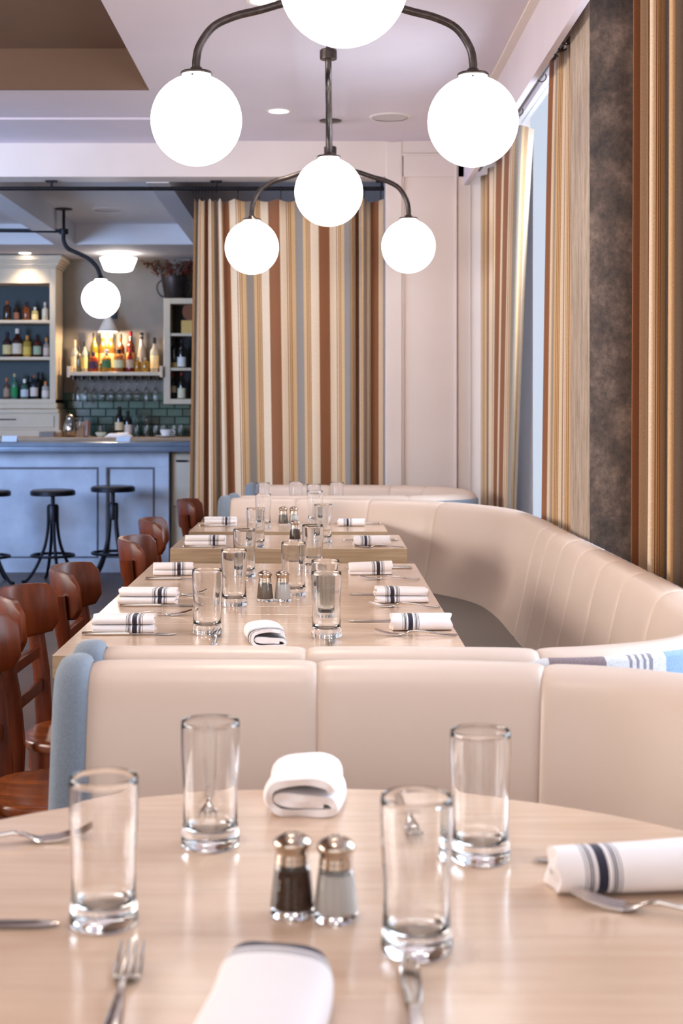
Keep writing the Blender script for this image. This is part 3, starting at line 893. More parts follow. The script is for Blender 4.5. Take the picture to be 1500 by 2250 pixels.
round_table('large round bleached oak table in the foreground', -0.005, 1.413, 0.652, 9)
round_table('round oak table inside the farthest booth, only its glasses showing', 0.05, 7.70, 0.30, 5)

# ================================================================== chairs
def make_chair():
    t = thing('wooden_chair', '', 'chair', (0, 0, 0), 0, 'varnished wooden chairs along the tables')
    # local frame: the sitter looks along +x, back stands at x = -0.20
    # seat: rounded shield with a shallow dish
    n, rows = 36, []
    def out(a, k):
        c, s_ = math.cos(a), math.sin(a)
        e = 2.0 / 3.2
        x = 0.205 * math.copysign(abs(c) ** e, c); y = 0.205 * math.copysign(abs(s_) ** e, s_)
        y *= 0.90 + 0.10 * (x / 0.205)
        return (x * k, y * k)
    for k, z in ((0.02, 0.446), (0.5, 0.445), (0.8, 0.449), (0.94, 0.453), (0.985, 0.451), (1.0, 0.445), (1.0, 0.434), (0.985, 0.428), (0.9, 0.426)):
        rows.append([(*out(2 * PI * i / n, k), z) for i in range(n)])
    MB().grid(rows, cu=True, flip=False).build('seat', M['chair_seat'], t, ang=50)
    # apron ring under the seat
    rows = [[(*out(2 * PI * i / n, k), z) for i in range(n)] for k, z in ((0.93, 0.427), (0.93, 0.372), (0.86, 0.372), (0.86, 0.427))]
    MB().grid(rows, cu=True).build('apron', M['chair'], t, ang=40)
    def post(path, w, d):
        """rectangular bar along a path"""
        P = [Vector(p) for p in path]
        rows = []
        for i, p in enumerate(P):
            rows.append([(p.x + sx * d / 2, p.y + sy * w / 2, p.z) for sx, sy in ((-1, -.7), (-.7, -1), (.7, -1), (1, -.7), (1, .7), (.7, 1), (-.7, 1), (-1, .7))])
        mb = MB().grid(rows, cu=True)
        m = 8
        mb.f.append(tuple(range(m))[::-1]); mb.f.append(tuple((len(P) - 1) * m + k for k in range(m)))
        return mb
    for s in (-1, 1):
        post([(0.165, s * 0.165, 0.0), (0.160, s * 0.160, 0.25), (0.155, s * 0.155, 0.428)], 0.036, 0.036).build('leg', M['chair'], t, ang=40)
        post([(-0.235, s * 0.152, 0.0), (-0.205, s * 0.152, 0.25), (-0.196, s * 0.153, 0.45), (-0.206, s * 0.163, 0.58), (-0.226, s * 0.174, 0.70), (-0.232, s * 0.178, 0.757)], 0.030, 0.042).build('leg', M['chair'], t, ang=40)
    # deep curved crest rail, wrapping forward round the sitter
    rows = []
    R, A = 0.232, 0.97
    cxr = -0.262 + R
    K = 18
    for i in range(K + 1):
        a = PI - A + 2 * A * i / K
        e = abs(2 * i / K - 1)
        ca, sa = math.cos(a), math.sin(a)
        zt = 0.825 - 0.010 * e ** 4 - (0.022 if i in (0, K) else 0.0)
        zb = 0.680 + 0.012 * e ** 4 + (0.022 if i in (0, K) else 0.0)
        th = 0.013 if i not in (0, K) else 0.009
        tilt = 0.10
        sec = []
        for (q, z) in ((-1, zb + .008), (-.6, zb), (.6, zb), (1, zb + .008), (1, zt - .010), (.6, zt), (-.6, zt), (-1, zt - .010)):
            r = R + q * th
            lean = -(z - 0.68) * tilt
            sec.append((cxr + r * ca + lean, -r * sa, z))
        rows.append(sec)
    mb = MB().grid(rows, cu=True, flip=True)
    m = 8
    mb.f.append(tuple(range(m))); mb.f.append(tuple((K) * m + k for k in range(m))[::-1])
    mb.build('crest_rail', M['chair'], t, ang=50)
    for z, x in ((0.635, -0.216), (0.545, -0.203)):
        MB().rbox(x - 0.010, x + 0.010, -0.140, 0.140, z - 0.017, z + 0.017, 0.004).build('back_rail', M['chair'], t, ang=40)
    for s in (-1, 1):
        MB().tube([(-0.215, s * 0.152, 0.20), (0.160, s * 0.160, 0.20)], 0.011, 8).build('stretcher', M['chair'], t)
    MB().tube([(-0.03, -0.157, 0.20), (-0.03, 0.157, 0.20)], 0.010, 8).build('stretcher', M['chair'], t)
    return t
ch = make_chair()
spots = [(-0.545, 3.20, 2, 'dark wooden chair at the left edge nearest the grey-blue booth end'),
         (-0.572, 3.76, -2, 'second wooden chair from the front, half hidden by the nearest chair'),
         (-0.534, 4.32, 0, 'third wooden chair from the front, beside the middle of the long table'),
         (-0.468, 5.30, 0, 'wooden chair at the far left corner of the long table, before the bar stools'),
         (-0.507, 6.20, 4, 'wooden chair with a bright glint on its crest rail, behind the small square table'),
         (-0.475, 7.52, 0, 'farthest orange-brown wooden chair, next to the curtain')]
for i, (x, y, a, lb) in enumerate(spots):
    if i == 0:
        ch.location = (x, y, 0); ch.rotation_euler = (0, 0, math.radians(a)); ch['label'] = lb
    else:
        dup(ch, (x, y, 0), math.radians(a), lb)

# ================================================================== tableware
GP = [(0, 0.0), (0.033, 0.0), (0.0362, 0.003), (0.0366, 0.010), (0.0354, 0.020), (0.0342, 0.035), (0.0338, 0.055), (0.0344, 0.078), (0.0360, 0.105),
      (0.0370, 0.130), (0.0370, 0.150), (0.0366, 0.1568), (0.0358, 0.158), (0.0351, 0.1565), (0.0352, 0.150), (0.0350, 0.130), (0.0338, 0.105), (0.0320, 0.078),
      (0.0313, 0.055), (0.0314, 0.035), (0.0300, 0.025), (0.0240, 0.0205), (0, 0.0195)]
glass_src = MB().lathe(GP, (0, 0, 0), 40).build('water_glass', M['glass'], ang=60)
first = [True]
def water_glass(x, y, label, group='empty water glasses', z=TZ, s=1.0):
    o = glass_src
    if not first[0]:
        o = glass_src.copy(); COL.objects.link(o)
    first[0] = False
    o.location = (x, y, z + 0.0003); o.rotation_euler = (0, 0, random.random() * 6); o.scale = (s, s, s)
    return tag(o, label, 'glass', group)
for px, py, lb in ((228, 2030, 'empty water glass at the front left of the round table, above a fork'),
                   (462, 1858, 'empty water glass on the round table left of the folded napkin'),
                   (915, 2090, 'empty water glass on the round table right of the salt shaker, closest to the camera'),
                   (1055, 1888, 'empty water glass on the round table at the right, in front of the cream booth seam')):
    water_glass(*T(px, py), lb)
for px, py, lb in ((455, 1392, 'front left water glass on the long table, standing over fork tines'),
                   (514, 1331, 'second water glass on the left of the long table'),
                   (537, 1268, 'third water glass on the left of the long table, before its far edge'),
                   (645, 1309, 'water glass on the long table just behind the salt shaker'),
                   (717, 1400, 'front right water glass on the long table'),
                   (715, 1364, 'water glass hidden behind the front right glass of the long table'),
                   (687, 1255, 'water glass by the far edge of the long table, right of the pepper on the next table')):
    water_glass(*T(px, py), lb)
for px, py, lb in ((562, 1203, 'left water glass on the first small square table'),
                   (710, 1192, 'right water glass on the first small square table'),
                   (578, 1160, 'left water glass on the farther small square table'),
                   (692, 1150, 'right water glass on the farther small square table')):
    water_glass(*T(px, py), lb)
for px, D, lb in ((577, 7.62, 'leftmost of four glasses inside the farthest booth'), (650, 7.70, 'second from left of four glasses inside the farthest booth'),
                  (689, 7.48, 'third from left of four glasses inside the farthest booth'), (740, 7.66, 'rightmost of four glasses inside the farthest booth')):
    water_glass((px - 705) * D / F, D, lb)

def shaker(name, label, x, y, fill):
    t = thing(name, label, 'shaker', (x, y, TZ + 0.0003), 0, 'salt and pepper shakers')
    MB().lathe([(0, 0), (0.0225, 0), (0.0242, 0.003), (0.0240, 0.010), (0.0215, 0.035), (0.0195, 0.052), (0.0180, 0.060), (0.0155, 0.060), (0.0170, 0.050), (0.0190, 0.034),
                (0.0212, 0.012), (0.0200, 0.008), (0, 0.007)], seg=28).build('glass_body', M['glass'], t, ang=50)
    MB().lathe([(0, 0.0072), (0.0205, 0.0088), (0.0218, 0.0125), (0.0196, 0.034), (0.0178, 0.0495), (0, 0.0515)], seg=24).build('contents', fill, t)
    MB().lathe([(0.0150, 0.056), (0.0186, 0.056), (0.0190, 0.0585), (0.0180, 0.0605), (0.0186, 0.0625), (0.0180, 0.065), (0.0176, 0.069), (0.0198, 0.073), (0.0212, 0.0765), (0.0208, 0.0795),
                (0.0180, 0.0830), (0.0130, 0.0862), (0.0070, 0.0880), (0, 0.0886)], seg=24).build('cap', M['cap_steel'], t, ang=50)
    h = MB()
    for k in range(7):
        a = k * 2 * PI / 6; r = 0 if k == 6 else 0.007
        h.lathe([(0, 0.0), (0.0012, 0.0), (0.0012, 0.0005), (0, 0.0005)], (r * math.cos(a), r * math.sin(a), 0.0879 if r else 0.0884), 8)
    h.build('holes', M['black_iron'], t)['kind'] = 'stuff'
for nm, lb, px, py, fill in (('pepper_shaker', 'pepper shaker on the round table in front', 642, 2008, 'pepper'),
                             ('salt_shaker', 'salt shaker on the round table in front', 738, 2018, 'salt'),
                             ('pepper_shaker', 'pepper shaker on the long table', 582, 1321, 'pepper_grey'),
                             ('salt_shaker', 'salt shaker on the long table', 621, 1321, 'salt'),
                             ('pepper_shaker', 'dark pepper shaker on the first small square table', 648, 1189, 'pepper'),
                             ('pepper_shaker', 'pepper shaker on the farther small square table', 622, 1154, 'pepper_grey'),
                             ('salt_shaker', 'salt shaker on the farther small square table', 645, 1154, 'salt')):
    x, y = T(px, py); shaker(nm, lb, x, y, M[fill])

# ---- napkins: a thick folded band swept along its length; u = 0 at the striped end
def ribbon(center, th):
    """closed outline round a centre line of (a, z) points, cloth thickness th"""
    C = smooth_path([(a, z, 0) for a, z in center], 6)
    L, R_ = [], []
    for i, p in enumerate(C):
        d = (C[min(i + 1, len(C) - 1)] - C[max(i - 1, 0)]).normalized()
        nx, ny = -d.y, d.x
        h = th / 2 * (0.75 if i in (0, len(C) - 1) else 1.0)
        L.append((p.x + nx * h, p.y + ny * h)); R_.append((p.x - nx * h, p.y - ny * h))
    return L + R_[::-1]
ZFOLD = [(0.030, 0.0065), (-0.010, 0.0062), (-0.030, 0.0066), (-0.0345, 0.0105), (-0.030, 0.0150), (0.0, 0.0158), (0.0285, 0.0160), (0.0335, 0.0205), (0.028, 0.0252), (0.0, 0.0256), (-0.028, 0.0254), (-0.0335, 0.0300), (-0.0285, 0.0345), (0.0, 0.0362), (0.028, 0.0350)]
STACK = [(-0.030, 0.0055), (0.0, 0.0055), (0.030, 0.0058), (0.0375, 0.0105), (0.030, 0.0158), (0.0, 0.0166), (-0.028, 0.0170), (-0.0345, 0.0215), (-0.028, 0.0262), (0.0, 0.0268), (0.0290, 0.0262), (0.0360, 0.0318), (0.0285, 0.0378), (0.0, 0.0392), (-0.030, 0.0372)]
ROLL = [(0.002, 0.0205), (0.012, 0.0180), (0.010, 0.0255), (-0.006, 0.0280), (-0.018, 0.0215), (-0.012, 0.0130), (0.006, 0.0115), (0.0215, 0.0150), (0.0235, 0.0250), (0.012, 0.0345), (-0.010, 0.0360), (-0.0265, 0.0270), (-0.0270, 0.0130), (-0.014, 0.0052), (0.010, 0.0048), (0.028, 0.0060)]
TUCK = [(-0.030, 0.0150), (0.005, 0.0165), (0.034, 0.0190), (0.040, 0.0235), (0.030, 0.0262), (-0.005, 0.0235), (-0.038, 0.0205), (-0.047, 0.0135), (-0.042, 0.0060), (-0.01, 0.0046), (0.030, 0.0050), (0.047, 0.0130), (0.051, 0.0260), (0.044, 0.0390), (0.020, 0.0450), (-0.012, 0.0460), (-0.036, 0.0420), (-0.044, 0.0320)]
def napkin(label, x, y, rz, length, center, th=0.0095, sc_=1.0, mat='napkin', u0=0.0, taper=0.0, z=TZ):
    out = ribbon(center, th)
    zmin = min(q for _, q in out)
    n = 16
    rows, uvs = [], []
    ph = random.random() * 6
    for k in range(n + 1):
        t = k / n
        l = -length / 2 + length * t
        e = 1.0 - 0.10 * (abs(2 * t - 1) ** 8)
        wob = 0.0016 * math.sin(7 * t + ph)
        g = 1.0 + taper * (t - 0.5)
        rows.append([(l + 0.003 * math.sin(a * 90 + zz * 170 + ph) * (1 if k in (0, n) else 0), (a * g * e) * sc_ + wob, (zz - zmin) * sc_ * (g * 0.5 + 0.5) * (0.97 + 0.03 * e)) for a, zz in out])
        uvs.append([(length * t + u0 + 0.003, zz) for a, zz in out])
    mb = MB().grid(rows, cu=True, uvs=uvs)
    m = len(out)
    h = m // 2
    for k, fl in ((0, True), (n, False)):          # close both cut ends strip by strip
        for i in range(h - 1):
            q = (k * m + i, k * m + i + 1, k * m + m - 2 - i, k * m + m - 1 - i)
            mb.f.append(q[::-1] if fl else q)
    o = mb.build('folded_napkin', M[mat], ang=60)
    o.location = (x, y, z + 0.0004); o.rotation_euler = (0, 0, rz)
    return tag(o, label, 'napkin', 'white napkins with navy bands')
def nap_at(label, px0, px1, py, rz, center, **k):
    """napkin lying across, its base seen at pixel row py between two pixel columns"""
    D = (CAM_Z - TZ) * F / (py - 900)
    x0, x1 = (px0 - 705) * D / F, (px1 - 705) * D / F
    return napkin(label, (x0 + x1) / 2, D + 0.03, rz, x1 - x0, center, **k)
# left side: bands near the inner (right) end -> turned by 180 degrees
nap_at('folded napkin at the front left place of the long table', 204, 336, 1391, PI + 0.02, STACK, th=0.0088)
nap_at('folded napkin at the middle left place of the long table', 262, 388, 1327, PI - 0.05, STACK, th=0.0088)
nap_at('folded napkin at the far left place of the long table', 336, 421, 1265, PI + 0.10, [(-a, q) for a, q in ZFOLD])
nap_at('folded napkin on the left of the first small square table', 407, 494, 1199, PI + 0.03, [(-a, q) for a, q in ZFOLD])
nap_at('folded napkin on the left of the farther small square table', 449, 518, 1155, PI, ZFOLD)
# right side: bands near the inner (left) end
nap_at('rolled napkin at the front right place of the long table, resting by a fork', 860, 991, 1388, 0.06, ROLL)
nap_at('loosely folded napkin at the middle right place of the long table', 825, 938, 1325, 0.05, [(-a, q) for a, q in STACK], th=0.0088, taper=-0.2)
nap_at('rolled napkin at the far right place of the long table, bands at its outer end', 768, 860, 1264, PI + 0.06, ROLL, taper=-0.25)
nap_at('rolled napkin on the right of the first small square table', 777, 856, 1201, 0.10, ROLL)
nap_at('rolled napkin on the right of the farther small square table', 742, 800, 1157, 0.04, ROLL, sc_=0.85)
x, y = T(582, 1424); napkin('folded napkin at the head of the long table behind the booth back', x, y + 0.07, PI / 2 + 0.15, 0.15, TUCK, th=0.0085, sc_=0.86, u0=0.028)
x, y = T(675, 1796); napkin('thick folded napkin in the middle of the round table, folds facing the camera', x, y + 0.075, PI / 2 - 0.06, 0.15, TUCK, th=0.0095, sc_=1.0, mat='napkin_plain')
x, y = (575 - 705) * 1.235 / F, 1.235
napkin('folded napkin at the bottom edge of the picture with a navy band', x, y, -PI / 2 - 0.10, 0.19, TUCK, th=0.0095, sc_=1.02, u0=0.039)
x, y = T(1400, 1972); napkin('rolled napkin with navy bands at the right edge of the round table', x + 0.02, y + 0.035, 0.10, 0.225, ROLL, sc_=1.22, th=0.010, taper=0.25, u0=-0.004)

# ---- cutlery (length along +x, tines / blade at the +x end)
def plate_strip(secs):
    """secs: (x, half width, z centre, half thickness)"""
    rows = []
    for x, w, z, h in secs:
        rows.append([(x, -w, z), (x, -w * 0.75, z - h), (x, w * 0.75, z - h), (x, w, z), (x, w * 0.75, z + h), (x, -w * 0.75, z + h)])
    mb = MB().grid(rows, cu=True)
    mb.f.append((0, 1, 2, 3, 4, 5)); n = len(rows) - 1
    mb.f.append(tuple(n * 6 + k for k in (5, 4, 3, 2, 1, 0)))
    return mb
def fork_mesh():
    mb = plate_strip([(-0.100, 0.006, 0.0035, 0.0012), (-0.095, 0.0088, 0.0035, 0.0016), (-0.06, 0.0072, 0.0055, 0.0018), (-0.02, 0.0042, 0.0105, 0.0020), (0.004, 0.0032, 0.0125, 0.0021),
                      (0.018, 0.0042, 0.0098, 0.0018), (0.026, 0.0090, 0.0060, 0.0012), (0.035, 0.0132, 0.0030, 0.0010), (0.043, 0.0136, 0.0024, 0.0010)])
    for k in range(4):
        y = -0.0115 + k * 0.00767
        mb.tube([(0.042, y, 0.0025), (0.060, y, 0.0034), (0.080, y * 0.97, 0.0078), (0.099, y * 0.95, 0.0145)], [0.0022, 0.0021, 0.0019, 0.0011], 6)
    return mb.build('fork', M['steel'], ang=50)
def knife_mesh():
    mb = plate_strip([(-0.115, 0.0060, 0.0042, 0.0030), (-0.110, 0.0082, 0.0045, 0.0040), (-0.06, 0.0074, 0.0045, 0.0042), (-0.010, 0.0060, 0.0045, 0.0040), (0.000, 0.0056, 0.0045, 0.0034),
                      (0.006, 0.0075, 0.0040, 0.0012), (0.050, 0.0098, 0.0036, 0.0010), (0.095, 0.0096, 0.0034, 0.0009), (0.112, 0.0060, 0.0034, 0.0008), (0.119, 0.0012, 0.0034, 0.0006)])
    return mb.build('table_knife', M['steel'], ang=50)
src = {}
def cutlery(kind, label, a, b, z=TZ):
    """a = handle end, b = tip, both as pixels on the table"""
    (ax, ay), (bx_, by_) = a, b
    L = math.hypot(bx_ - ax, by_ - ay)
    if kind not in src:
        o = src[kind] = fork_mesh() if kind == 'fork' else knife_mesh()
    else:
        o = src[kind].copy(); COL.objects.link(o)
    full = 0.198 if kind == 'fork' else 0.234
    o.location = ((ax + bx_) / 2, (ay + by_) / 2, z + 0.0006)
    o.rotation_euler = (0, 0, math.atan2(by_ - ay, bx_ - ax))
    return tag(o, label, kind if kind == 'fork' else 'knife', 'steel forks' if kind == 'fork' else 'steel table knives')
def from_handle(px, py, ang, L):
    x, y = T(px, py); return (x, y), (x + L * math.cos(ang), y + L * math.sin(ang))
def from_tip(px, py, ang, L):
    x, y = T(px, py); return (x - L * math.cos(ang), y - L * math.sin(ang)), (x, y)
FL, KL = 0.198, 0.234
# long table, left
cutlery('knife', 'knife in front of the front left napkin on the long table', *from_handle(178, 1396, 0.0, KL))
cutlery('fork', 'fork reaching out behind the front left napkin on the long table', *from_tip(422, 1352, 0.12, FL))
cutlery('knife', 'knife in front of the middle left napkin on the long table', *from_handle(261, 1333, 0.0, KL))
cutlery('fork', 'fork reaching out behind the middle left napkin on the long table', *from_tip(455, 1309, 0.02, FL))
cutlery('knife', 'knife in front of the far left napkin on the long table', *from_handle(317, 1274, 0.02, KL))
# long table, right
cutlery('fork', 'fork in front of the front right rolled napkin on the long table', *from_handle(1003, 1398, PI - 0.06, FL))
cutlery('knife', 'knife behind the front right rolled napkin on the long table', *from_tip(766, 1367, PI, KL))
cutlery('fork', 'fork in front of the middle right folded napkin on the long table', *from_handle(966, 1336, PI - 0.12, FL))
cutlery('knife', 'knife under the middle right folded napkin on the long table', *from_handle(942, 1308, PI, KL))
cutlery('fork', 'fork in front of the far right rolled napkin on the long table', *from_handle(921, 1275, PI - 0.10, FL))
cutlery('knife', 'knife behind the far right rolled napkin on the long table', *from_handle(906, 1250, PI, KL))
# small tables
cutlery('knife', 'knife in front of the left napkin on the first small square table', *from_handle(401, 1203, 0.0, KL))
cutlery('fork', 'fork in front of the right rolled napkin on the first small square table', *from_handle(887, 1204, PI - 0.02, FL))
cutlery('knife', 'knife behind the right rolled napkin on the first small square table', *from_handle(875, 1188, PI, KL))
cutlery('knife', 'knife in front of the left napkin on the farther small square table', *from_handle(437, 1157, 0.0, KL))
cutlery('knife', 'knife behind the right rolled napkin on the farther small square table', *from_handle(836, 1152, PI, KL))
# head of the long table
cutlery('fork', 'fork at the head of the long table with its tines above the booth back', *from_tip(476, 1392, PI / 2 + 0.05, FL))
cutlery('knife', 'knife at the head of the long table below the front right glass', *from_tip(727, 1400, PI / 2, KL))
# round table
cutlery('fork', 'fork at the bottom left of the round table pointing away from the camera', *from_tip(292, 2100, PI / 2 + 0.03, FL))
cutlery('knife', 'knife at the bottom of the round table below the closest glass', *from_tip(898, 2112, PI / 2 - 0.02, KL))
cutlery('fork', 'fork at the left edge of the round table behind the front left glass', *from_tip(196, 1842, 0.22, FL))
cutlery('knife', 'knife with a rounded tip at the left edge of the round table', *from_tip(126, 2036, 0.0, KL))
cutlery('fork', 'fork seen through the left rear glass of the round table', *from_tip(455, 1826, -PI / 2 + 0.06, FL))
cutlery('fork', 'fork lying on the round table behind the closest glass', *from_tip(918, 1862, -PI / 2 + 0.10, FL))
cutlery('fork', 'fork in front of the rolled napkin at the right of the round table', *from_tip(1258, 1982, PI - 0.42, FL))
cutlery('knife', 'knife behind the rolled napkin at the right of the round table', *from_tip(1175, 1894, PI - 0.04, KL))

# ================================================================== bar counter
FY, TY = 11.35, 11.05                   # bar front, front edge of its top
EX = (372 - 705) * FY / F               # right-hand corner of the bar body
base = (-2.2, FY, 0)
bar = thing('bar_counter', 'pale blue panelled bar with a curved zinc top behind the stools', 'bar', base)
MB().box(-4.95, EX, FY, FY + 0.5, 0.0, 0.965).build('body', M['bar_paint'], bar, base, smooth=False)
def bpx(px): return (px - 705) * FY / F
def bpz(py): return CAM_Z - (py - 900) * FY / F
for a, b in ((-4.95, bpx(213)), (bpx(238), bpx(336))):        # recessed fields framed by rails and stiles
    z0, z1 = 0.13, bpz(1030)
    for (x0, x1, y0, y1) in ((a, b, z1, z1 + 0.012), (a, b, z0 - 0.012, z0), (b, b + 0.014, z0 - 0.012, z1 + 0.012), (a - 0.014, a, z0 - 0.012, z1 + 0.012)):
        MB().rbox(x0, x1, FY - 0.028, FY - 0.001, y0, y1, 0.003).build('panel_moulding', M['bar_groove'], bar, base)
for x0, x1 in ((bpx(213) + 0.014, bpx(238) - 0.014), (bpx(336) + 0.014, EX)):
    MB().rbox(x0, x1, FY - 0.022, FY - 0.0005, 0.0, 0.965, 0.004).build('stile', M['bar_paint'], bar, base)
MB().rbox(-4.95, EX, FY - 0.024, FY - 0.001, bpz(1030) + 0.012, 0.964, 0.004).build('top_rail', M['bar_paint'], bar, base)
MB().rbox(-4.95, EX, FY - 0.024, FY - 0.001, 0.0, 0.118, 0.004).build('base_board', M['bar_paint'], bar, base)
poly = [(-4.95, TY + 0.55), (-4.95, TY), (-2.4, TY)]
for k in range(13):
    t = k / 12
    poly.append((-2.4 + 1.42 * t, TY + 0.02 * t + 0.10 * t ** 3))
poly += [(-0.955, TY + 0.20), (-0.95, TY + 0.55)]
mb = MB()
rows = []
cxp = sum(p[0] for p in poly) / len(poly)
for inset, z in ((0.03, 0.967), (0.006, 0.970), (0.0, 0.978), (0.0, 0.990), (0.010, 0.996), (0.012, 1.006), (0.0, 1.012), (-0.004, 1.028), (0.004, 1.042), (0.016, 1.045)):
    rows.append([(x, y + (inset if y < TY + 0.4 else 0), z) for x, y in poly])
mb.grid(rows, cu=True)
m = len(poly); mb.f.append(tuple((len(rows) - 1) * m + k for k in range(m))); mb.f.append(tuple(range(m))[::-1])
mb.build('zinc_top', M['zinc'], bar, base, ang=40)
# cream refrigerator past the end of the bar
fx0, fx1, fy = EX + 0.003, EX + 0.42, 11.42
base = (fx0, fy, 0)
fg = thing('under_counter_fridge', 'cream under-counter fridge between the bar end and the curtain', 'fridge', base)
MB().rbox(fx0, fx1, fy, fy + 0.45, 0.05, 0.962, 0.006).build('body', M['fridge'], fg, base)
z0, z1 = CAM_Z - (1112 - 900) * fy / F, CAM_Z - (1000 - 900) * fy / F
MB().rbox(fx0 + 0.012, fx1 - 0.01, fy - 0.025, fy - 0.001, z0, 0.95, 0.006).build('door', M['fridge'], fg, base)
hx = (397 - 705) * fy / F
MB().tube([(hx - 0.03, fy - 0.026, z1 - 0.045), (hx - 0.03, fy - 0.05, z1 - 0.045), (hx + 0.05, fy - 0.05, z1 - 0.045), (hx + 0.05, fy - 0.026, z1 - 0.045)], 0.008, 8).build('handle', M['black_iron'], fg, base)
for k in range(9):
    MB().box(fx0 + 0.02, fx1 - 0.02, fy - 0.016, fy - 0.001, z0 - 0.02 - k * 0.016, z0 - 0.012 - k * 0.016).build('grille_slat', M['fridge'], fg, base, smooth=False)
# ---- back counter
CY0, CTZ = 12.55, 1.055
base = (-2.2, CY0, 0)
bc = thing('back_counter', 'wood-topped back counter below the bar shelves', 'counter', base)
MB().box(-4.95, -0.6, CY0 + 0.03, 13.17, 0, CTZ - 0.036).build('body', M['cabinet'], bc, base, smooth=False)
MB().rbox(-4.95, -0.6, CY0, 13.17, CTZ - 0.035, CTZ, 0.006).build('worktop', M['counter_wood'], bc, base)

# ================================================================== bar stools
def make_stool():
    t = thing('bar_stool', '', 'stool', (0, 0, 0), 0, 'swivel bar stools with bent iron legs')
    st = MB().lathe([(0, 0.655), (0.145, 0.655), (0.158, 0.660), (0.163, 0.672), (0.163, 0.686), (0.156, 0.696), (0.10, 0.701), (0, 0.700)], seg=36).build('seat', M['leather'], t)
    MB().lathe([(0.160, 0.652), (0.168, 0.655), (0.169, 0.684), (0.163, 0.688), (0.160, 0.684)], seg=36).build('rim_band', M['black_iron'], st)
    MB().tube([(0, 0, 0.44), (0, 0, 0.656)], 0.016, 12).build('screw_post', M['black_iron'], t)
    MB().lathe([(0, 0.455), (0.040, 0.455), (0.042, 0.465), (0.042, 0.575), (0.036, 0.585), (0, 0.585)], seg=20).build('collar', M['black_iron'], t)
    for k in range(4):
        a = PI / 4 * 0.55 + k * PI / 2
        c, s = math.cos(a), math.sin(a)
        path = smooth_path([(c * r, s * r, z) for r, z in ((0.034, 0.57), (0.034, 0.46), (0.040, 0.38), (0.058, 0.28), (0.095, 0.18), (0.145, 0.085), (0.200, 0.018), (0.235, 0.011))], 4)
        MB().tube(path, 0.0125, 8).build('leg', M['black_iron'], t)
    pts = [(0.158 * math.cos(2 * PI * k / 36), 0.158 * math.sin(2 * PI * k / 36), 0.200) for k in range(37)]
    fr = MB().tube(pts, 0.011, 8, caps=False).build('foot_ring', M['black_iron'], t)
    b = MB()
    for k in range(4):
        a = PI / 4 * 0.55 + k * PI / 2
        b.tube([(0.085 * math.cos(a), 0.085 * math.sin(a), 0.198), (0.155 * math.cos(a), 0.155 * math.sin(a), 0.198)], 0.007, 6)
    b.build('ring_braces', M['black_iron'], fr)['kind'] = 'stuff'
    return t
st = make_stool()
for i, (px, D, dz, lb) in enumerate(((116, 10.74, 0.0, 'middle bar stool with a round dark seat before the pale blue bar'),
                                     (248, 10.92, 0.018, 'right-hand bar stool, nearest the curtain and slightly higher'),
                                     (-26, 10.66, 0.0, 'bar stool cut off by the left edge of the picture'))):
    p = ((px - 705) * D / F, D, 0)
    if i == 0:
        st.location = p; st['label'] = lb; r = st
    else:
        r = dup(st, p, 0.35 * i, lb)
    if dz:
        for c in r.children:
            if c.name.startswith('seat') or c.name.startswith('screw'):
                c.location.z += dz

# ================================================================== shelves, cabinets and wall lamp of the bar
def WX_(px, D): return (px - 705) * D / F
def WZ_(py, D): return CAM_Z - (py - 900) * D / F
# white bottle cabinet on the left
CD = 12.80
xr = WX_(122, CD); xo = WX_(109, CD)
base = (-2.8, CD, CTZ)
cb = thing('bottle_cabinet', 'tall white open bottle cabinet with a stepped cornice at the left', 'cabinet', base)
zt, zi = WZ_(588, CD), WZ_(622, CD)
zb = WZ_(886, CD)
xl = -3.55
MB().box(xl, xr, 13.16, 13.185, CTZ + 0.001, zt).build('back_panel', M['cabinet_back'], cb, base, smooth=False)
MB().rbox(xo, xr, CD, 13.16, zb, zt, 0.003).build('side_panel', M['cabinet'], cb, base)
MB().rbox(xl, xl + 0.05, CD, 13.16, zb, zt, 0.003).build('side_panel', M['cabinet'], cb, base)
MB().box(xl + 0.05, xo, CD, 13.16, zi, zt).build('head_board', M['cabinet'], cb, base, smooth=False)
cn = MB()
for d, z0, z1 in ((0.0, zt, zt + 0.02), (0.015, zt + 0.02, zt + 0.045), (0.03, zt + 0.045, zt + 0.065), (0.05, zt + 0.065, zt + 0.105)):
    cn.box(xl, xr + d + 0.01, CD - d - 0.01, 13.185, z0, min(z1, BZ - 0.004))
cn.build('cornice', M['cabinet'], cb, base, smooth=False)
shelf_z = []
for py in (703, 784):
    z = WZ_(py, CD); shelf_z.append(z)
    MB().rbox(xl + 0.05, xo, CD + 0.012, 13.16, z - 0.028, z, 0.003).build('shelf', M['cabinet'], cb, base)
zz = WZ_(877, CD); shelf_z.append(zz)
MB().rbox(xl, xr, CD - 0.004, 13.16, zb - 0.004, zz, 0.003).build('shelf', M['cabinet'], cb, base)
for d, a, b in ((0.008, 886, 898), (0.026, 898, 908)):
    MB().rbox(xl, xr + d, CD - d, 13.185, WZ_(b, CD), WZ_(a, CD) - 0.0045, 0.003).build('base_moulding', M['cabinet'], cb, base)
zl = WZ_(908, CD)
MB().rbox(xl, xr + 0.035, CD - 0.02, 13.185, CTZ + 0.06, zl - 0.0005, 0.003).build('drawer_case', M['cabinet'], cb, base)
MB().rbox(xl, xr + 0.055, CD - 0.04, 13.185, CTZ + 0.001, CTZ + 0.06, 0.003).build('plinth', M['cabinet'], cb, base)
dw = MB().rbox(xl + 0.3, xr - 0.01, CD - 0.032, CD - 0.0205, CTZ + 0.085, zl - 0.02, 0.003).build('drawer', M['cabinet'], cb, base)
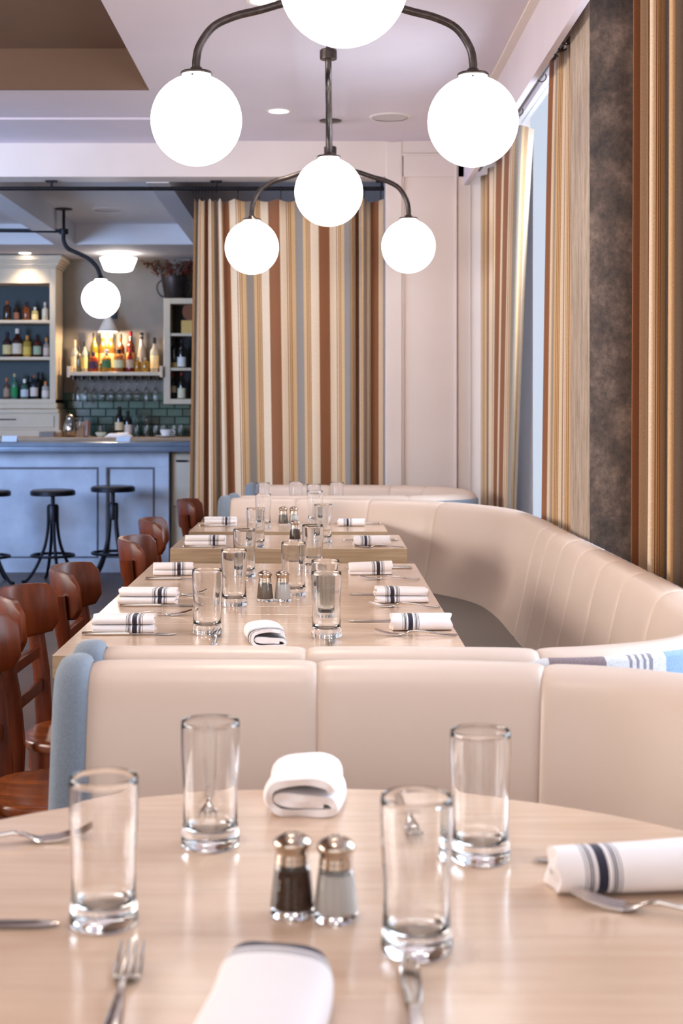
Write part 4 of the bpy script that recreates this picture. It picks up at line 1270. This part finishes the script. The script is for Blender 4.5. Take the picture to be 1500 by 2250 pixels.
MB().tube([(xl + 0.5, CD - 0.034, zl - 0.055), (xl + 0.5, CD - 0.052, zl - 0.055), (WX_(36, CD), CD - 0.052, zl - 0.055), (WX_(36, CD), CD - 0.034, zl - 0.055)], 0.005, 8).build('handle', M['iron'], dw, base)
# small glazed cabinet on the right
D2 = 12.95
x0, x1 = WX_(359, D2), WX_(359, D2) + 0.62
za, zc = WZ_(655, D2), WZ_(888, D2)
base = (x0, D2, zc)
c2b = thing('wall_cabinet', 'small white open wall cabinet beside the curtain, a bucket of leaves on top', 'cabinet', base)
MB().box(x0, x1, 13.17, 13.185, zc, za).build('back_panel', sig((48, 42, 40)), c2b, base, smooth=False)
fwid = 0.062
MB().rbox(x0, x0 + fwid, D2, 13.17, zc, za, 0.003).build('side_panel', M['cabinet'], c2b, base)
MB().rbox(x1 - fwid, x1, D2, 13.17, zc, za, 0.003).build('side_panel', M['cabinet'], c2b, base)
MB().rbox(x0 + fwid, x1 - fwid, D2, 13.17, za - 0.052, za, 0.003).build('top_board', M['cabinet'], c2b, base)
MB().rbox(x0 + fwid, x1 - fwid, D2, 13.17, zc, zc + 0.048, 0.003).build('bottom_board', M['cabinet'], c2b, base)
s2 = []
for py in (732, 808):
    z = WZ_(py, D2); s2.append(z)
    MB().rbox(x0 + fwid, x1 - fwid, D2 + 0.01, 13.17, z - 0.026, z, 0.003).build('shelf', M['cabinet'], c2b, base)
s2.append(zc + 0.048)
# wall shelf with glass rack
D3 = 12.92
x0, x1 = WX_(150, D3), WX_(355, D3)
sz = WZ_(817, D3)
base = (x0, D3, sz)
ws = thing('wall_shelf', 'white wall shelf crowded with liquor bottles, stemware hanging below', 'shelf', base)
MB().rbox(x0, x1, D3, 13.185, sz - 0.034, sz, 0.003).build('board', M['cabinet'], ws, base)
for x in (x0 - 0.012, x1 - 0.016):
    MB().rbox(x, x + 0.028, D3 - 0.012, 13.185, sz - 0.05, sz + 0.052, 0.003).build('end_bracket', M['cabinet'], ws, base)
for k in range(11):
    x = x0 + 0.04 + k * (x1 - x0 - 0.08) / 10
    g = MB().rbox(x - 0.004, x + 0.004, D3 + 0.02, 13.12, sz - 0.066, sz - 0.0345, 0.002).build('rack_rail', M['iron'], ws, base)
    MB().rbox(x - 0.017, x + 0.017, D3 + 0.02, 13.12, sz - 0.072, sz - 0.0665, 0.002).build('rail_flange', M['iron'], g, base)
# wall lamp with a cone shade
D4 = 12.99
lx, lz = WX_(237, D4), WZ_(729, D4)
base = (lx, 13.19, lz + 0.2)
wl = thing('wall_lamp', 'small enamel cone wall lamp shining on the shelf of bottles', 'lamp', base)
MB().rbox(WX_(250, 13.18) - 0.03, WX_(250, 13.18) + 0.03, 13.165, 13.189, lz + 0.13, lz + 0.24, 0.004).build('wall_plate', M['black_iron'], wl, base)
MB().tube(smooth_path([(WX_(250, 13.18), 13.168, lz + 0.19), (lx + 0.03, 13.08, lz + 0.22), (lx, D4, lz + 0.19), (lx, D4, lz + 0.135)], 5), 0.008, 8).build('arm', M['black_iron'], wl, base)
sh = MB().lathe([(0.084, 0.0), (0.087, 0.006), (0.082, 0.022), (0.060, 0.065), (0.036, 0.115), (0.026, 0.14), (0, 0.142), (0, 0.138), (0.022, 0.136), (0.033, 0.112), (0.057, 0.063), (0.078, 0.020), (0.084, 0.0)], (lx, D4, lz), 32).build('shade', M['shade'], wl, base)
MB().lathe([(0, 0.0), (0.014, 0.008), (0.018, 0.022), (0.013, 0.04), (0, 0.05)], (lx, D4, lz + 0.012), 16).build('bulb', M['bulb'], sh, base)
l = bpy.data.lights.new('wall_lamp_light', 'POINT'); l.energy = 14.0; l.color = (1.0, 0.78, 0.52); l.shadow_soft_size = 0.02
o = bpy.data.objects.new('wall_lamp_light', l); COL.objects.link(o); o.parent = wl; o.location = (lx - base[0], D4 - base[1], lz + 0.003 - base[2])
# flush tapered shade under the soffit
x, D5 = WX_(260, 12.70), 12.70
zt5, zb5 = WZ_(568, D5), WZ_(597, D5)
base = (x, D5, BZ)
fl = thing('flush_ceiling_lamp', 'lit white tapered glass shade under the bar soffit', 'lamp', base)
r1 = 41 * D5 / F; r2 = 31 * D5 / F
MB().lathe([(0, zb5), (r2 * 0.8, zb5 + 0.003), (r2, zb5 + 0.016), (r1, zt5), (r1 * 0.97, zt5 + 0.004), (0, zt5 + 0.004)], (x, D5, 0), 36).build('shade', M['lampshade_lit'], fl, base)
MB().lathe([(0, zt5 + 0.004), (0.05, zt5 + 0.004), (0.055, BZ - 0.006), (0.055, BZ), (0, BZ)], (x, D5, 0), 24).build('canopy', M['white_plastic'], fl, base)

# ================================================================== bottles
def bottle(label, x, y, z, h, r, glass, lab=None, cap=(30, 28, 28), style='round', group=None, lz=(0.12, 0.48), trans=0.35):
    t = thing('bottle', label, 'bottle', (x, y, z + 0.0004), 0, group)
    if style == 'round':      # shouldered spirit bottle
        pr = [(0, 0), (r * .92, 0), (r, h * .02), (r, h * .56), (r * .93, h * .62), (r * .62, h * .69), (r * .38, h * .74), (r * .34, h * .80), (r * .33, h * .90), (r * .38, h * .905), (r * .38, h * .925), (0, h * .925)]
    elif style == 'wine':
        pr = [(0, 0), (r * .94, 0), (r, h * .02), (r, h * .60), (r * .92, h * .66), (r * .55, h * .73), (r * .37, h * .78), (r * .35, h * .95), (r * .39, h * .955), (r * .39, h * .98), (0, h * .98)]
    elif style == 'squat':    # broad bottle with a short neck
        pr = [(0, 0), (r * .95, 0), (r, h * .02), (r, h * .64), (r * .90, h * .71), (r * .50, h * .76), (r * .34, h * .79), (r * .32, h * .88), (r * .40, h * .885), (r * .40, h * .91), (0, h * .91)]
    else:                     # jug: sloping shoulders
        pr = [(0, 0), (r * .95, 0), (r, h * .03), (r * .98, h * .40), (r * .80, h * .56), (r * .50, h * .70), (r * .36, h * .78), (r * .34, h * .90), (r * .42, h * .905), (r * .42, h * .93), (0, h * .93)]
    MB().lathe(pr, seg=18).build('glass', liq(glass, trans), t, ang=40)
    rc = r * .42
    z0 = pr[-1][1]
    MB().lathe([(rc * .96, z0 - h * .10), (rc, z0 - h * .10), (rc, h * .99), (rc * .85, h), (0, h)], seg=14).build('cap', sig(cap), t, ang=40)
    if lab:
        a, b = lz
        MB().lathe([(r * 1.004, h * a), (r * 1.022, h * a), (r * 1.022, h * b), (r * 1.004, h * b)], seg=18).build('label', sig(lab), t, ang=40)
    return t
DB = 13.06
def shelf_bottle(label, px, pt_, zbase, D, wpx, glass, lab, cap, style, group, **k):
    h = WZ_(pt_, D) - zbase
    bottle(label, WX_(px, D), D, zbase, h, wpx * D / F / 2, glass, lab, cap, style, group, **k)
AM, CL, BK, GN = (150, 84, 22), (206, 200, 186), (26, 24, 24), (52, 66, 30)
G1 = 'liquor bottles on the wall shelf'
for row in ((164, 747, 16, CL, (226, 206, 160), (200, 170, 140), 'round', 'clear bottle with cream label, first at the left end of the wall shelf'),
            (186, 750, 14, CL, (222, 206, 140), (30, 28, 30), 'round', 'clear bottle with black cap, second from the left on the wall shelf'),
            (207, 731, 18, (140, 116, 30), (214, 166, 60), (40, 34, 30), 'wine', 'tall olive bottle with yellow label, left in the rear row of the wall shelf'),
            (226, 732, 18, (160, 92, 26), (228, 198, 130), (210, 170, 90), 'wine', 'tall amber bottle just left under the wall lamp, rear row'),
            (244, 732, 18, (160, 96, 30), (232, 208, 150), (220, 184, 110), 'wine', 'tall amber bottle just right under the wall lamp, rear row'),
            (265, 734, 18, (110, 58, 20), (236, 214, 168), (36, 30, 26), 'wine', 'tall brown bottle with cream label and black neck, rear row'),
            (287, 728, 19, (104, 44, 20), (206, 150, 80), (150, 26, 26), 'wine', 'tall dark amber bottle with a red top, rear row'),
            (311, 731, 20, (196, 178, 158), None, (44, 36, 34), 'jug', 'clear decanter-like bottle with dark stopper, rear row right'),
            (339, 742, 19, (208, 196, 176), (226, 204, 156), (30, 28, 28), 'round', 'clear bottle with black cap at the right end of the wall shelf')):
    px, pt_, w, g, lb, cp, stl, lab = row
    shelf_bottle(lab, px, pt_, sz, 13.10, w, g, lb, cp, stl, G1)
for row in ((173, 762, 11, (120, 104, 70), None, (40, 34, 30), 'round', 'slim small bottle between the two clear bottles on the wall shelf'),
            (205, 774, 20, (172, 62, 24), (70, 36, 62), (60, 36, 60), 'squat', 'orange bottle with a purple label, front row left of the wall shelf'),
            (219, 790, 9, (206, 150, 60), None, (214, 176, 110), 'squat', 'tiny golden bottle in the front row of the wall shelf'),
            (234, 768, 21, (196, 140, 50), (70, 110, 70), (226, 220, 210), 'round', 'bottle with a green and white label, front row of the wall shelf'),
            (261, 767, 23, (180, 110, 50), (222, 208, 158), (24, 24, 24), 'squat', 'broad bottle with large cream label and black stopper, front row'),
            (286, 766, 20, (140, 34, 24), (196, 160, 130), (170, 30, 34), 'jug', 'red liquor bottle with a red neck, front row of the wall shelf'),
            (302, 786, 14, (206, 140, 40), None, (196, 170, 130), 'squat', 'short golden bottle left in the pair at the right of the front row'),
            (319, 786, 15, (210, 148, 44), None, (190, 164, 130), 'squat', 'short golden bottle right in the pair at the right of the front row')):
    px, pt_, w, g, lb, cp, stl, lab = row
    shelf_bottle(lab, px, pt_, sz, 12.98, w, g, lb, cp, stl, G1, lz=(0.18, 0.52))
G2 = 'bottles in the white cabinet'
def cab_row(zb_, rows, D=12.95):
    for px, pt_, w, g, lb, cp, stl, lab in rows:
        shelf_bottle(lab, px, pt_, zb_, D, w, g, lb, cp, stl, G2)
cab_row(shelf_z[0], ((16, 661, 17, (58, 34, 20), None, (170, 84, 40), 'squat', 'brown apothecary bottle with cork, top shelf of the white cabinet at left'),
                     (36, 667, 13, (44, 26, 20), (120, 80, 64), (30, 26, 26), 'round', 'small black-brown bottle, second on the top cabinet shelf'),
                     (58, 664, 17, (120, 60, 20), None, (40, 30, 26), 'squat', 'amber apothecary bottle, third on the top cabinet shelf'),
                     (77, 675, 15, (206, 190, 130), (216, 198, 140), (214, 206, 196), 'squat', 'pale yellow jar bottle, fourth on the top cabinet shelf'),
                     (99, 664, 14, (196, 196, 186), None, (206, 200, 192), 'round', 'clear bottle at the right end of the top cabinet shelf')))
cab_row(shelf_z[1], ((16, 729, 20, (70, 40, 44), (214, 196, 140), (40, 40, 50), 'round', 'dark bottle with cream crest label, first on the middle cabinet shelf'),
                     (38, 722, 22, (76, 30, 20), (222, 206, 186), (230, 218, 204), 'round', 'red-brown bottle with a white cap, middle cabinet shelf'),
                     (60, 737, 19, (210, 170, 70), (216, 184, 90), (216, 140, 70), 'squat', 'yellow-labelled bottle in the middle of the middle cabinet shelf'),
                     (82, 735, 18, (90, 30, 18), (160, 178, 150), (26, 24, 26), 'squat', 'dark red bottle with a pale green label, middle cabinet shelf'),
                     (102, 742, 14, (196, 176, 166), (214, 190, 176), (220, 140, 50), 'round', 'clear bottle with orange cap at the right of the middle cabinet shelf')))
cab_row(shelf_z[2], ((15, 830, 15, (130, 100, 84), (170, 140, 120), (196, 110, 50), 'round', 'patterned bottle first on the bottom cabinet shelf'),
                     (32, 821, 15, (90, 140, 120), (40, 140, 80), (206, 180, 130), 'wine', 'slim bottle with a bright green label, bottom cabinet shelf'),
                     (54, 833, 17, (80, 110, 100), (206, 210, 216), (236, 232, 226), 'squat', 'bottle with white round cap and white label, bottom cabinet shelf'),
                     (75, 824, 17, (40, 50, 60), (226, 206, 196), (150, 90, 60), 'wine', 'dark blue bottle with a low white label, bottom cabinet shelf'),
                     (100, 838, 16, (220, 206, 196), (232, 216, 206), (210, 130, 70), 'squat', 'white-labelled bottle at the right end of the bottom cabinet shelf')))
shelf_bottle('black bottle behind the low white label bottle, bottom cabinet shelf', 84, 818, shelf_z[2], 13.08, 15, BK, None, BK, 'wine', G2)
shelf_bottle('dark green bottle behind the white capped bottle, bottom cabinet shelf', 62, 826, shelf_z[2], 13.08, 14, (30, 40, 34), None, (30, 30, 30), 'wine', G2)
G3 = 'wine bottles in the small wall cabinet'
shelf_bottle('black wine bottle with low gold label, middle shelf of the small cabinet', 383, 742, s2[1], 13.06, 16, BK, (190, 150, 90), BK, 'wine', G3, lz=(0.02, 0.18))
shelf_bottle('black wine bottle with white label, middle shelf of the small cabinet', 399, 746, s2[1], 13.02, 19, BK, (226, 220, 212), BK, 'wine', G3, lz=(0.04, 0.38))
shelf_bottle('black wine bottle with a red capsule, bottom shelf of the small cabinet', 381, 820, s2[2], 13.06, 13, BK, (200, 180, 150), (150, 34, 24), 'wine', G3, lz=(0.25, 0.5))
shelf_bottle('black wine bottle with a pale pointed label, bottom shelf of the small cabinet', 399, 818, s2[2], 13.02, 18, BK, (220, 208, 176), (110, 24, 24), 'wine', G3, lz=(0.03, 0.40))
# wooden round board and a box on the cabinet's top shelf
x = WX_(413, 13.08)
o = MB().tube([(x + 0.03, 13.10, s2[0] + 0.205), (x + 0.03, 13.125, s2[0] + 0.205)], 0.085, 28).build('round_wooden_board', sig((140, 84, 50)))
tag(o, 'round wooden board leaning on the top shelf of the small cabinet', 'board')
o = MB().rbox(x - 0.055, x + 0.10, 13.0, 13.16, s2[0] + 0.0005, s2[0] + 0.12, 0.003).build('card_box', sig((206, 168, 96)))
tag(o, 'yellow card box on the top shelf of the small cabinet', 'box')
# ---- bucket of dried leaves on the small cabinet
bx_, by_ = WX_(383, 13.05), 13.05
base = (bx_, by_, za + 0.0005)
bk = thing('leaf_bucket', 'dark tin bucket of dried red leaves on the small wall cabinet', 'bucket', base)
MB().lathe([(0, 0), (0.085, 0), (0.09, 0.006), (0.122, 0.19), (0.127, 0.195), (0.127, 0.203), (0.120, 0.203), (0.085, 0.02), (0, 0.018)], (0, 0, 0), 28).build('pail', M['bucket'], bk)
for s in (-1, 1):
    MB().tube(smooth_path([(s * 0.118, 0, 0.17), (s * 0.152, 0, 0.14), (s * 0.156, 0, 0.08), (s * 0.125, 0, 0.03), (s * 0.094, 0, 0.02)], 5), 0.007, 8).build('handle', M['bucket'], bk)
tw_, lf = MB(), MB()
for k in range(46):
    a = random.random() * 2 * PI; q = random.random()
    L = 0.16 + 0.16 * random.random()
    dx, dy = math.cos(a) * (0.10 + 0.22 * q), math.sin(a) * 0.07
    p0 = (dx * 0.25, dy * 0.5, 0.15)
    zt_ = min(0.15 + L, BZ - za - 0.035)
    p1 = (dx, dy, zt_)
    tw_.tube([p0, ((p0[0] + p1[0]) / 2 - dx * 0.08, (p0[1] + p1[1]) / 2, (0.15 + zt_) / 2 + 0.03), p1], 0.0022, 5)
    for j in range(9):
        t = 0.35 + 0.65 * random.random()
        c = Vector((p0[0] + (p1[0] - p0[0]) * t, p0[1] + (p1[1] - p0[1]) * t, 0.15 + (zt_ - 0.15) * t)) + Vector((random.uniform(-.03, .03), random.uniform(-.03, .03), random.uniform(-.02, .02)))
        u = Vector((random.uniform(-1, 1), random.uniform(-1, 1), random.uniform(-1, 1))).normalized()
        v = u.orthogonal().normalized() * 0.009
        u = u * 0.020
        nn = u.cross(v).normalized() * 0.003
        lf.add([c - u, c - v + nn, c + u, c + v + nn, c + nn * 0.2], [(0, 1, 4), (1, 2, 4), (2, 3, 4), (3, 0, 4)])
tw_.build('twigs', M['stem'], bk)['kind'] = 'stuff'
lf.build('leaves', M['leaf'], bk, smooth=False)['kind'] = 'stuff'
# ---- stemware hanging under the wall shelf
WG = [(0, 0.0), (0.032, 0.001), (0.033, 0.003), (0.006, 0.006), (0.004, 0.012), (0.0035, 0.085), (0.008, 0.093), (0.026, 0.110), (0.036, 0.135), (0.036, 0.160), (0.029, 0.195), (0.0275, 0.195), (0.0345, 0.160), (0.0345, 0.136), (0.024, 0.112), (0.006, 0.096), (0, 0.095)]
FLU = [(0, 0.0), (0.030, 0.001), (0.031, 0.003), (0.005, 0.006), (0.0035, 0.06), (0.009, 0.075), (0.021, 0.12), (0.023, 0.16), (0.020, 0.205), (0.0185, 0.205), (0.0215, 0.16), (0.0195, 0.122), (0.007, 0.08), (0, 0.077)]
wg = MB().lathe(WG, seg=24).build('wine_glass', M['glass'], ang=60)
fg_ = MB().lathe(FLU, seg=24).build('champagne_flute', M['glass'], ang=60)
ords = ['first', 'second', 'third', 'fourth', 'fifth', 'sixth']
used = {'w': False, 'f': False}
for i, px in enumerate((207, 226, 244, 264, 282, 301)):
    o = wg if not used['w'] else wg.copy()
    if used['w']: COL.objects.link(o)
    used['w'] = True
    o.location = (WX_(px, 13.02), 13.02, sz - 0.068); o.rotation_euler = (PI, 0, 0)
    tag(o, '%s from the left of the six wine glasses hanging upside down under the wall shelf' % ords[i], 'wine glass', 'hanging stemware')
for px, lb in ((171, 'leftmost hanging flute under the wall shelf'), (187, 'second hanging flute from the left under the wall shelf'), (321, 'hanging flute next to the rightmost one under the wall shelf'), (341, 'rightmost hanging flute under the wall shelf')):
    o = fg_ if not used['f'] else fg_.copy()
    if used['f']: COL.objects.link(o)
    used['f'] = True
    o.location = (WX_(px, 13.02), 13.02, sz - 0.068); o.rotation_euler = (PI, 0, 0)
    tag(o, lb, 'flute', 'hanging stemware')
# ---- things on the back counter
def ctr(px, D=12.72): return (WX_(px, D), D, CTZ + 0.0004)
G4 = 'wine bottles on the back counter'
x, y, z = ctr(262, 12.80); bottle('black wine bottle with cream label on the back counter, the left of two', x, y, z, WZ_(893, y) - z, 0.038, BK, (206, 186, 150), (20, 20, 20), 'wine', G4, lz=(0.22, 0.48), trans=0.1)
x, y, z = ctr(281, 12.84); bottle('black wine bottle with pale label on the back counter, the right of two', x, y, z, WZ_(902, y) - z, 0.040, BK, (214, 196, 184), (20, 20, 20), 'wine', G4, lz=(0.12, 0.46), trans=0.1)
p = ctr(154, 12.70)
sp = thing('steel_pitcher', 'round-bellied steel pitcher on the back counter beside the white cabinet', 'pitcher', p)
MB().lathe([(0, 0), (0.042, 0), (0.050, 0.01), (0.060, 0.05), (0.061, 0.09), (0.050, 0.13), (0.036, 0.155), (0.034, 0.165), (0.038, 0.185), (0.040, 0.19), (0.036, 0.19), (0.031, 0.165), (0.046, 0.13), (0.056, 0.09), (0.046, 0.012), (0, 0.01)], seg=28).build('body', M['steel'], sp)
MB().tube(smooth_path([(0.036, 0.01, 0.165), (0.075, 0.02, 0.16), (0.085, 0.02, 0.11), (0.060, 0.015, 0.06)], 5), 0.006, 8).build('handle', M['steel'], sp)
MB().lathe([(0, 0.178), (0.034, 0.184), (0.020, 0.20), (0.006, 0.205), (0, 0.214)], seg=20).build('lid', M['steel'], sp)
p = ctr(176, 12.86)
o = MB().lathe([(0, 0), (0.036, 0), (0.040, 0.03), (0.041, 0.062), (0.039, 0.065), (0.040, 0.068), (0.043, 0.13), (0.045, 0.135), (0.041, 0.135), (0.038, 0.07), (0, 0.06)], seg=24).build('paper_cup_stack', M['porcelain']); o.location = p
tag(o, 'short stack of white cups beside the steel pitcher', 'cup')
p = ctr(192, 12.70)
jr = thing('straw_jar', 'glass jar of pinkish straws on the back counter', 'jar', p)
MB().lathe([(0, 0), (0.032, 0), (0.034, 0.005), (0.034, 0.10), (0.035, 0.104), (0.031, 0.104), (0.031, 0.012), (0, 0.010)], seg=24).build('glass', M['glass'], jr)
st_ = MB()
for k in range(16):
    a = random.random() * 6.28; r = 0.022 * random.random() ** .5
    st_.tube([(r * .8 * math.cos(a), r * .8 * math.sin(a), 0.012), (r * 1.3 * math.cos(a), r * 1.3 * math.sin(a), 0.135 + 0.02 * random.random())], 0.0032, 5)
st_.build('straws', sig((196, 150, 136)), jr)['kind'] = 'stuff'
p = ctr(221, 12.68)
o = MB().lathe([(0, 0), (0.022, 0), (0.026, 0.004), (0.045, 0.03), (0.050, 0.042), (0.047, 0.042), (0.042, 0.030), (0.02, 0.008), (0, 0.007)], seg=24).build('small_bowl', sig((214, 214, 190))); o.location = p
tag(o, 'small pale bowl on the back counter below the shelf', 'bowl')
# crumpled cloth
def crumple(label, px0, px1, D, h, name='bar_cloth', seed=3):
    rnd = random.Random(seed)
    x0, x1 = WX_(px0, D), WX_(px1, D)
    rows = []
    n, m = 10, 24
    for i in range(n + 1):
        v = i / n
        r = []
        for j in range(m + 1):
            u = j / m
            e = min(1, 6 * min(u, 1 - u, v, 1 - v) + 0.0)
            z = e * h * (0.45 + 0.45 * math.sin(5 * u + 3 * v) ** 2 * u + 0.2 * rnd.random())
            r.append((x0 + (x1 - x0) * u, D - 0.07 + 0.14 * v + 0.01 * math.sin(9 * u), CTZ + 0.001 + z))
        rows.append(r)
    b = ((x0 + x1) / 2, D, CTZ)
    o = MB().grid(rows, flip=False).build(name, M['napkin_plain'], None, b, ang=80)
    solid(o, 0.003).location = b
    return tag(o, label, 'cloth')
crumple('crumpled white cloth on the back counter in front of the wine bottles', 231, 291, 12.66, 0.045)
# cup and saucer
p = ctr(365, 12.66)
o = MB().lathe([(0, 0), (0.05, 0.0), (0.095, 0.012), (0.096, 0.015), (0.05, 0.004), (0, 0.004)], seg=32).build('saucer', M['porcelain']); o.location = p
tag(o, 'white saucer under the cup on the back counter', 'saucer')
cu = thing('coffee_cup', 'white coffee cup on a saucer near the curtain', 'cup', (p[0], p[1], p[2] + 0.0045))
MB().lathe([(0, 0), (0.030, 0), (0.034, 0.006), (0.050, 0.035), (0.056, 0.062), (0.053, 0.062), (0.047, 0.036), (0.030, 0.010), (0, 0.008)], seg=28).build('bowl', M['porcelain'], cu)
MB().tube(smooth_path([(0.052, 0.0, 0.052), (0.072, 0, 0.050), (0.072, 0, 0.028), (0.048, 0, 0.026)], 5), 0.004, 8).build('handle', M['porcelain'], cu)
# upturned glasses
CGL = [(0, 0.0), (0.030, 0.0), (0.034, 0.004), (0.036, 0.10), (0.0345, 0.10), (0.032, 0.008), (0, 0.007)]
cg = MB().lathe(CGL, seg=20).build('rocks_glass', M['glass'], ang=50)
for i, (px, D, lb) in enumerate(((219, 12.95, 'short glass behind the small bowl on the back counter'), (300, 12.86, 'left short glass beside the wine bottles on the back counter'),
                                 (321, 12.86, 'right short glass beside the wine bottles on the back counter'), (341, 12.90, 'short glass left behind the coffee cup'),
                                 (358, 12.95, 'short glass directly behind the coffee cup'), (381, 12.95, 'short glass right behind the coffee cup'), (396, 12.95, 'short glass next to the curtain on the back counter'))):
    o = cg
    if i: o = cg.copy(); COL.objects.link(o)
    o.location = ctr(px, D)
    tag(o, lb, 'glass', 'short glasses on the back counter')
for i, (px, lb) in enumerate(((300, 'left wine glass standing on the back counter'), (320, 'right wine glass standing on the back counter'))):
    o = wg.copy(); COL.objects.link(o)
    o.location = ctr(px, 13.02); o.rotation_euler = (0, 0, 0)
    tag(o, lb, 'wine glass', 'standing wine glasses')
# stack of cards, small white notes
for k in range(6):
    x = WX_(105, 12.64)
    o = MB().rbox(x - 0.065, x + 0.065, 12.57, 12.67, CTZ + 0.001 + k * 0.0085, CTZ + 0.0085 + k * 0.0085, 0.0015).build('coaster_stack' if k < 0 else 'menu_card', sig((150, 138, 132) if k % 2 else (170, 156, 148)))
    tag(o, '%s grey menu card from the bottom of the stack before the cabinet plinth' % ['first', 'second', 'third', 'fourth', 'fifth', 'top'][k], 'card', 'stacked menu cards')
for px, D, w, h, lb in ((20, 11.30, 0.06, 0.045, 'small white folded card on the zinc bar top at the left'), (270, 11.28, 0.055, 0.036, 'small white folded card on the zinc bar top in front of the cloth')):
    x = WX_(px, D)
    o = MB().add([(x - w, D, 1.0455), (x + w, D, 1.0455), (x + w, D + 0.02, 1.0455 + h), (x - w, D + 0.02, 1.0455 + h), (x - w, D + 0.045, 1.0455), (x + w, D + 0.045, 1.0455)],
                 [(0, 1, 2, 3), (3, 2, 5, 4)]).build('tent_card', sig((214, 220, 232)), smooth=False)
    solid(o, 0.0015); tag(o, lb, 'card')
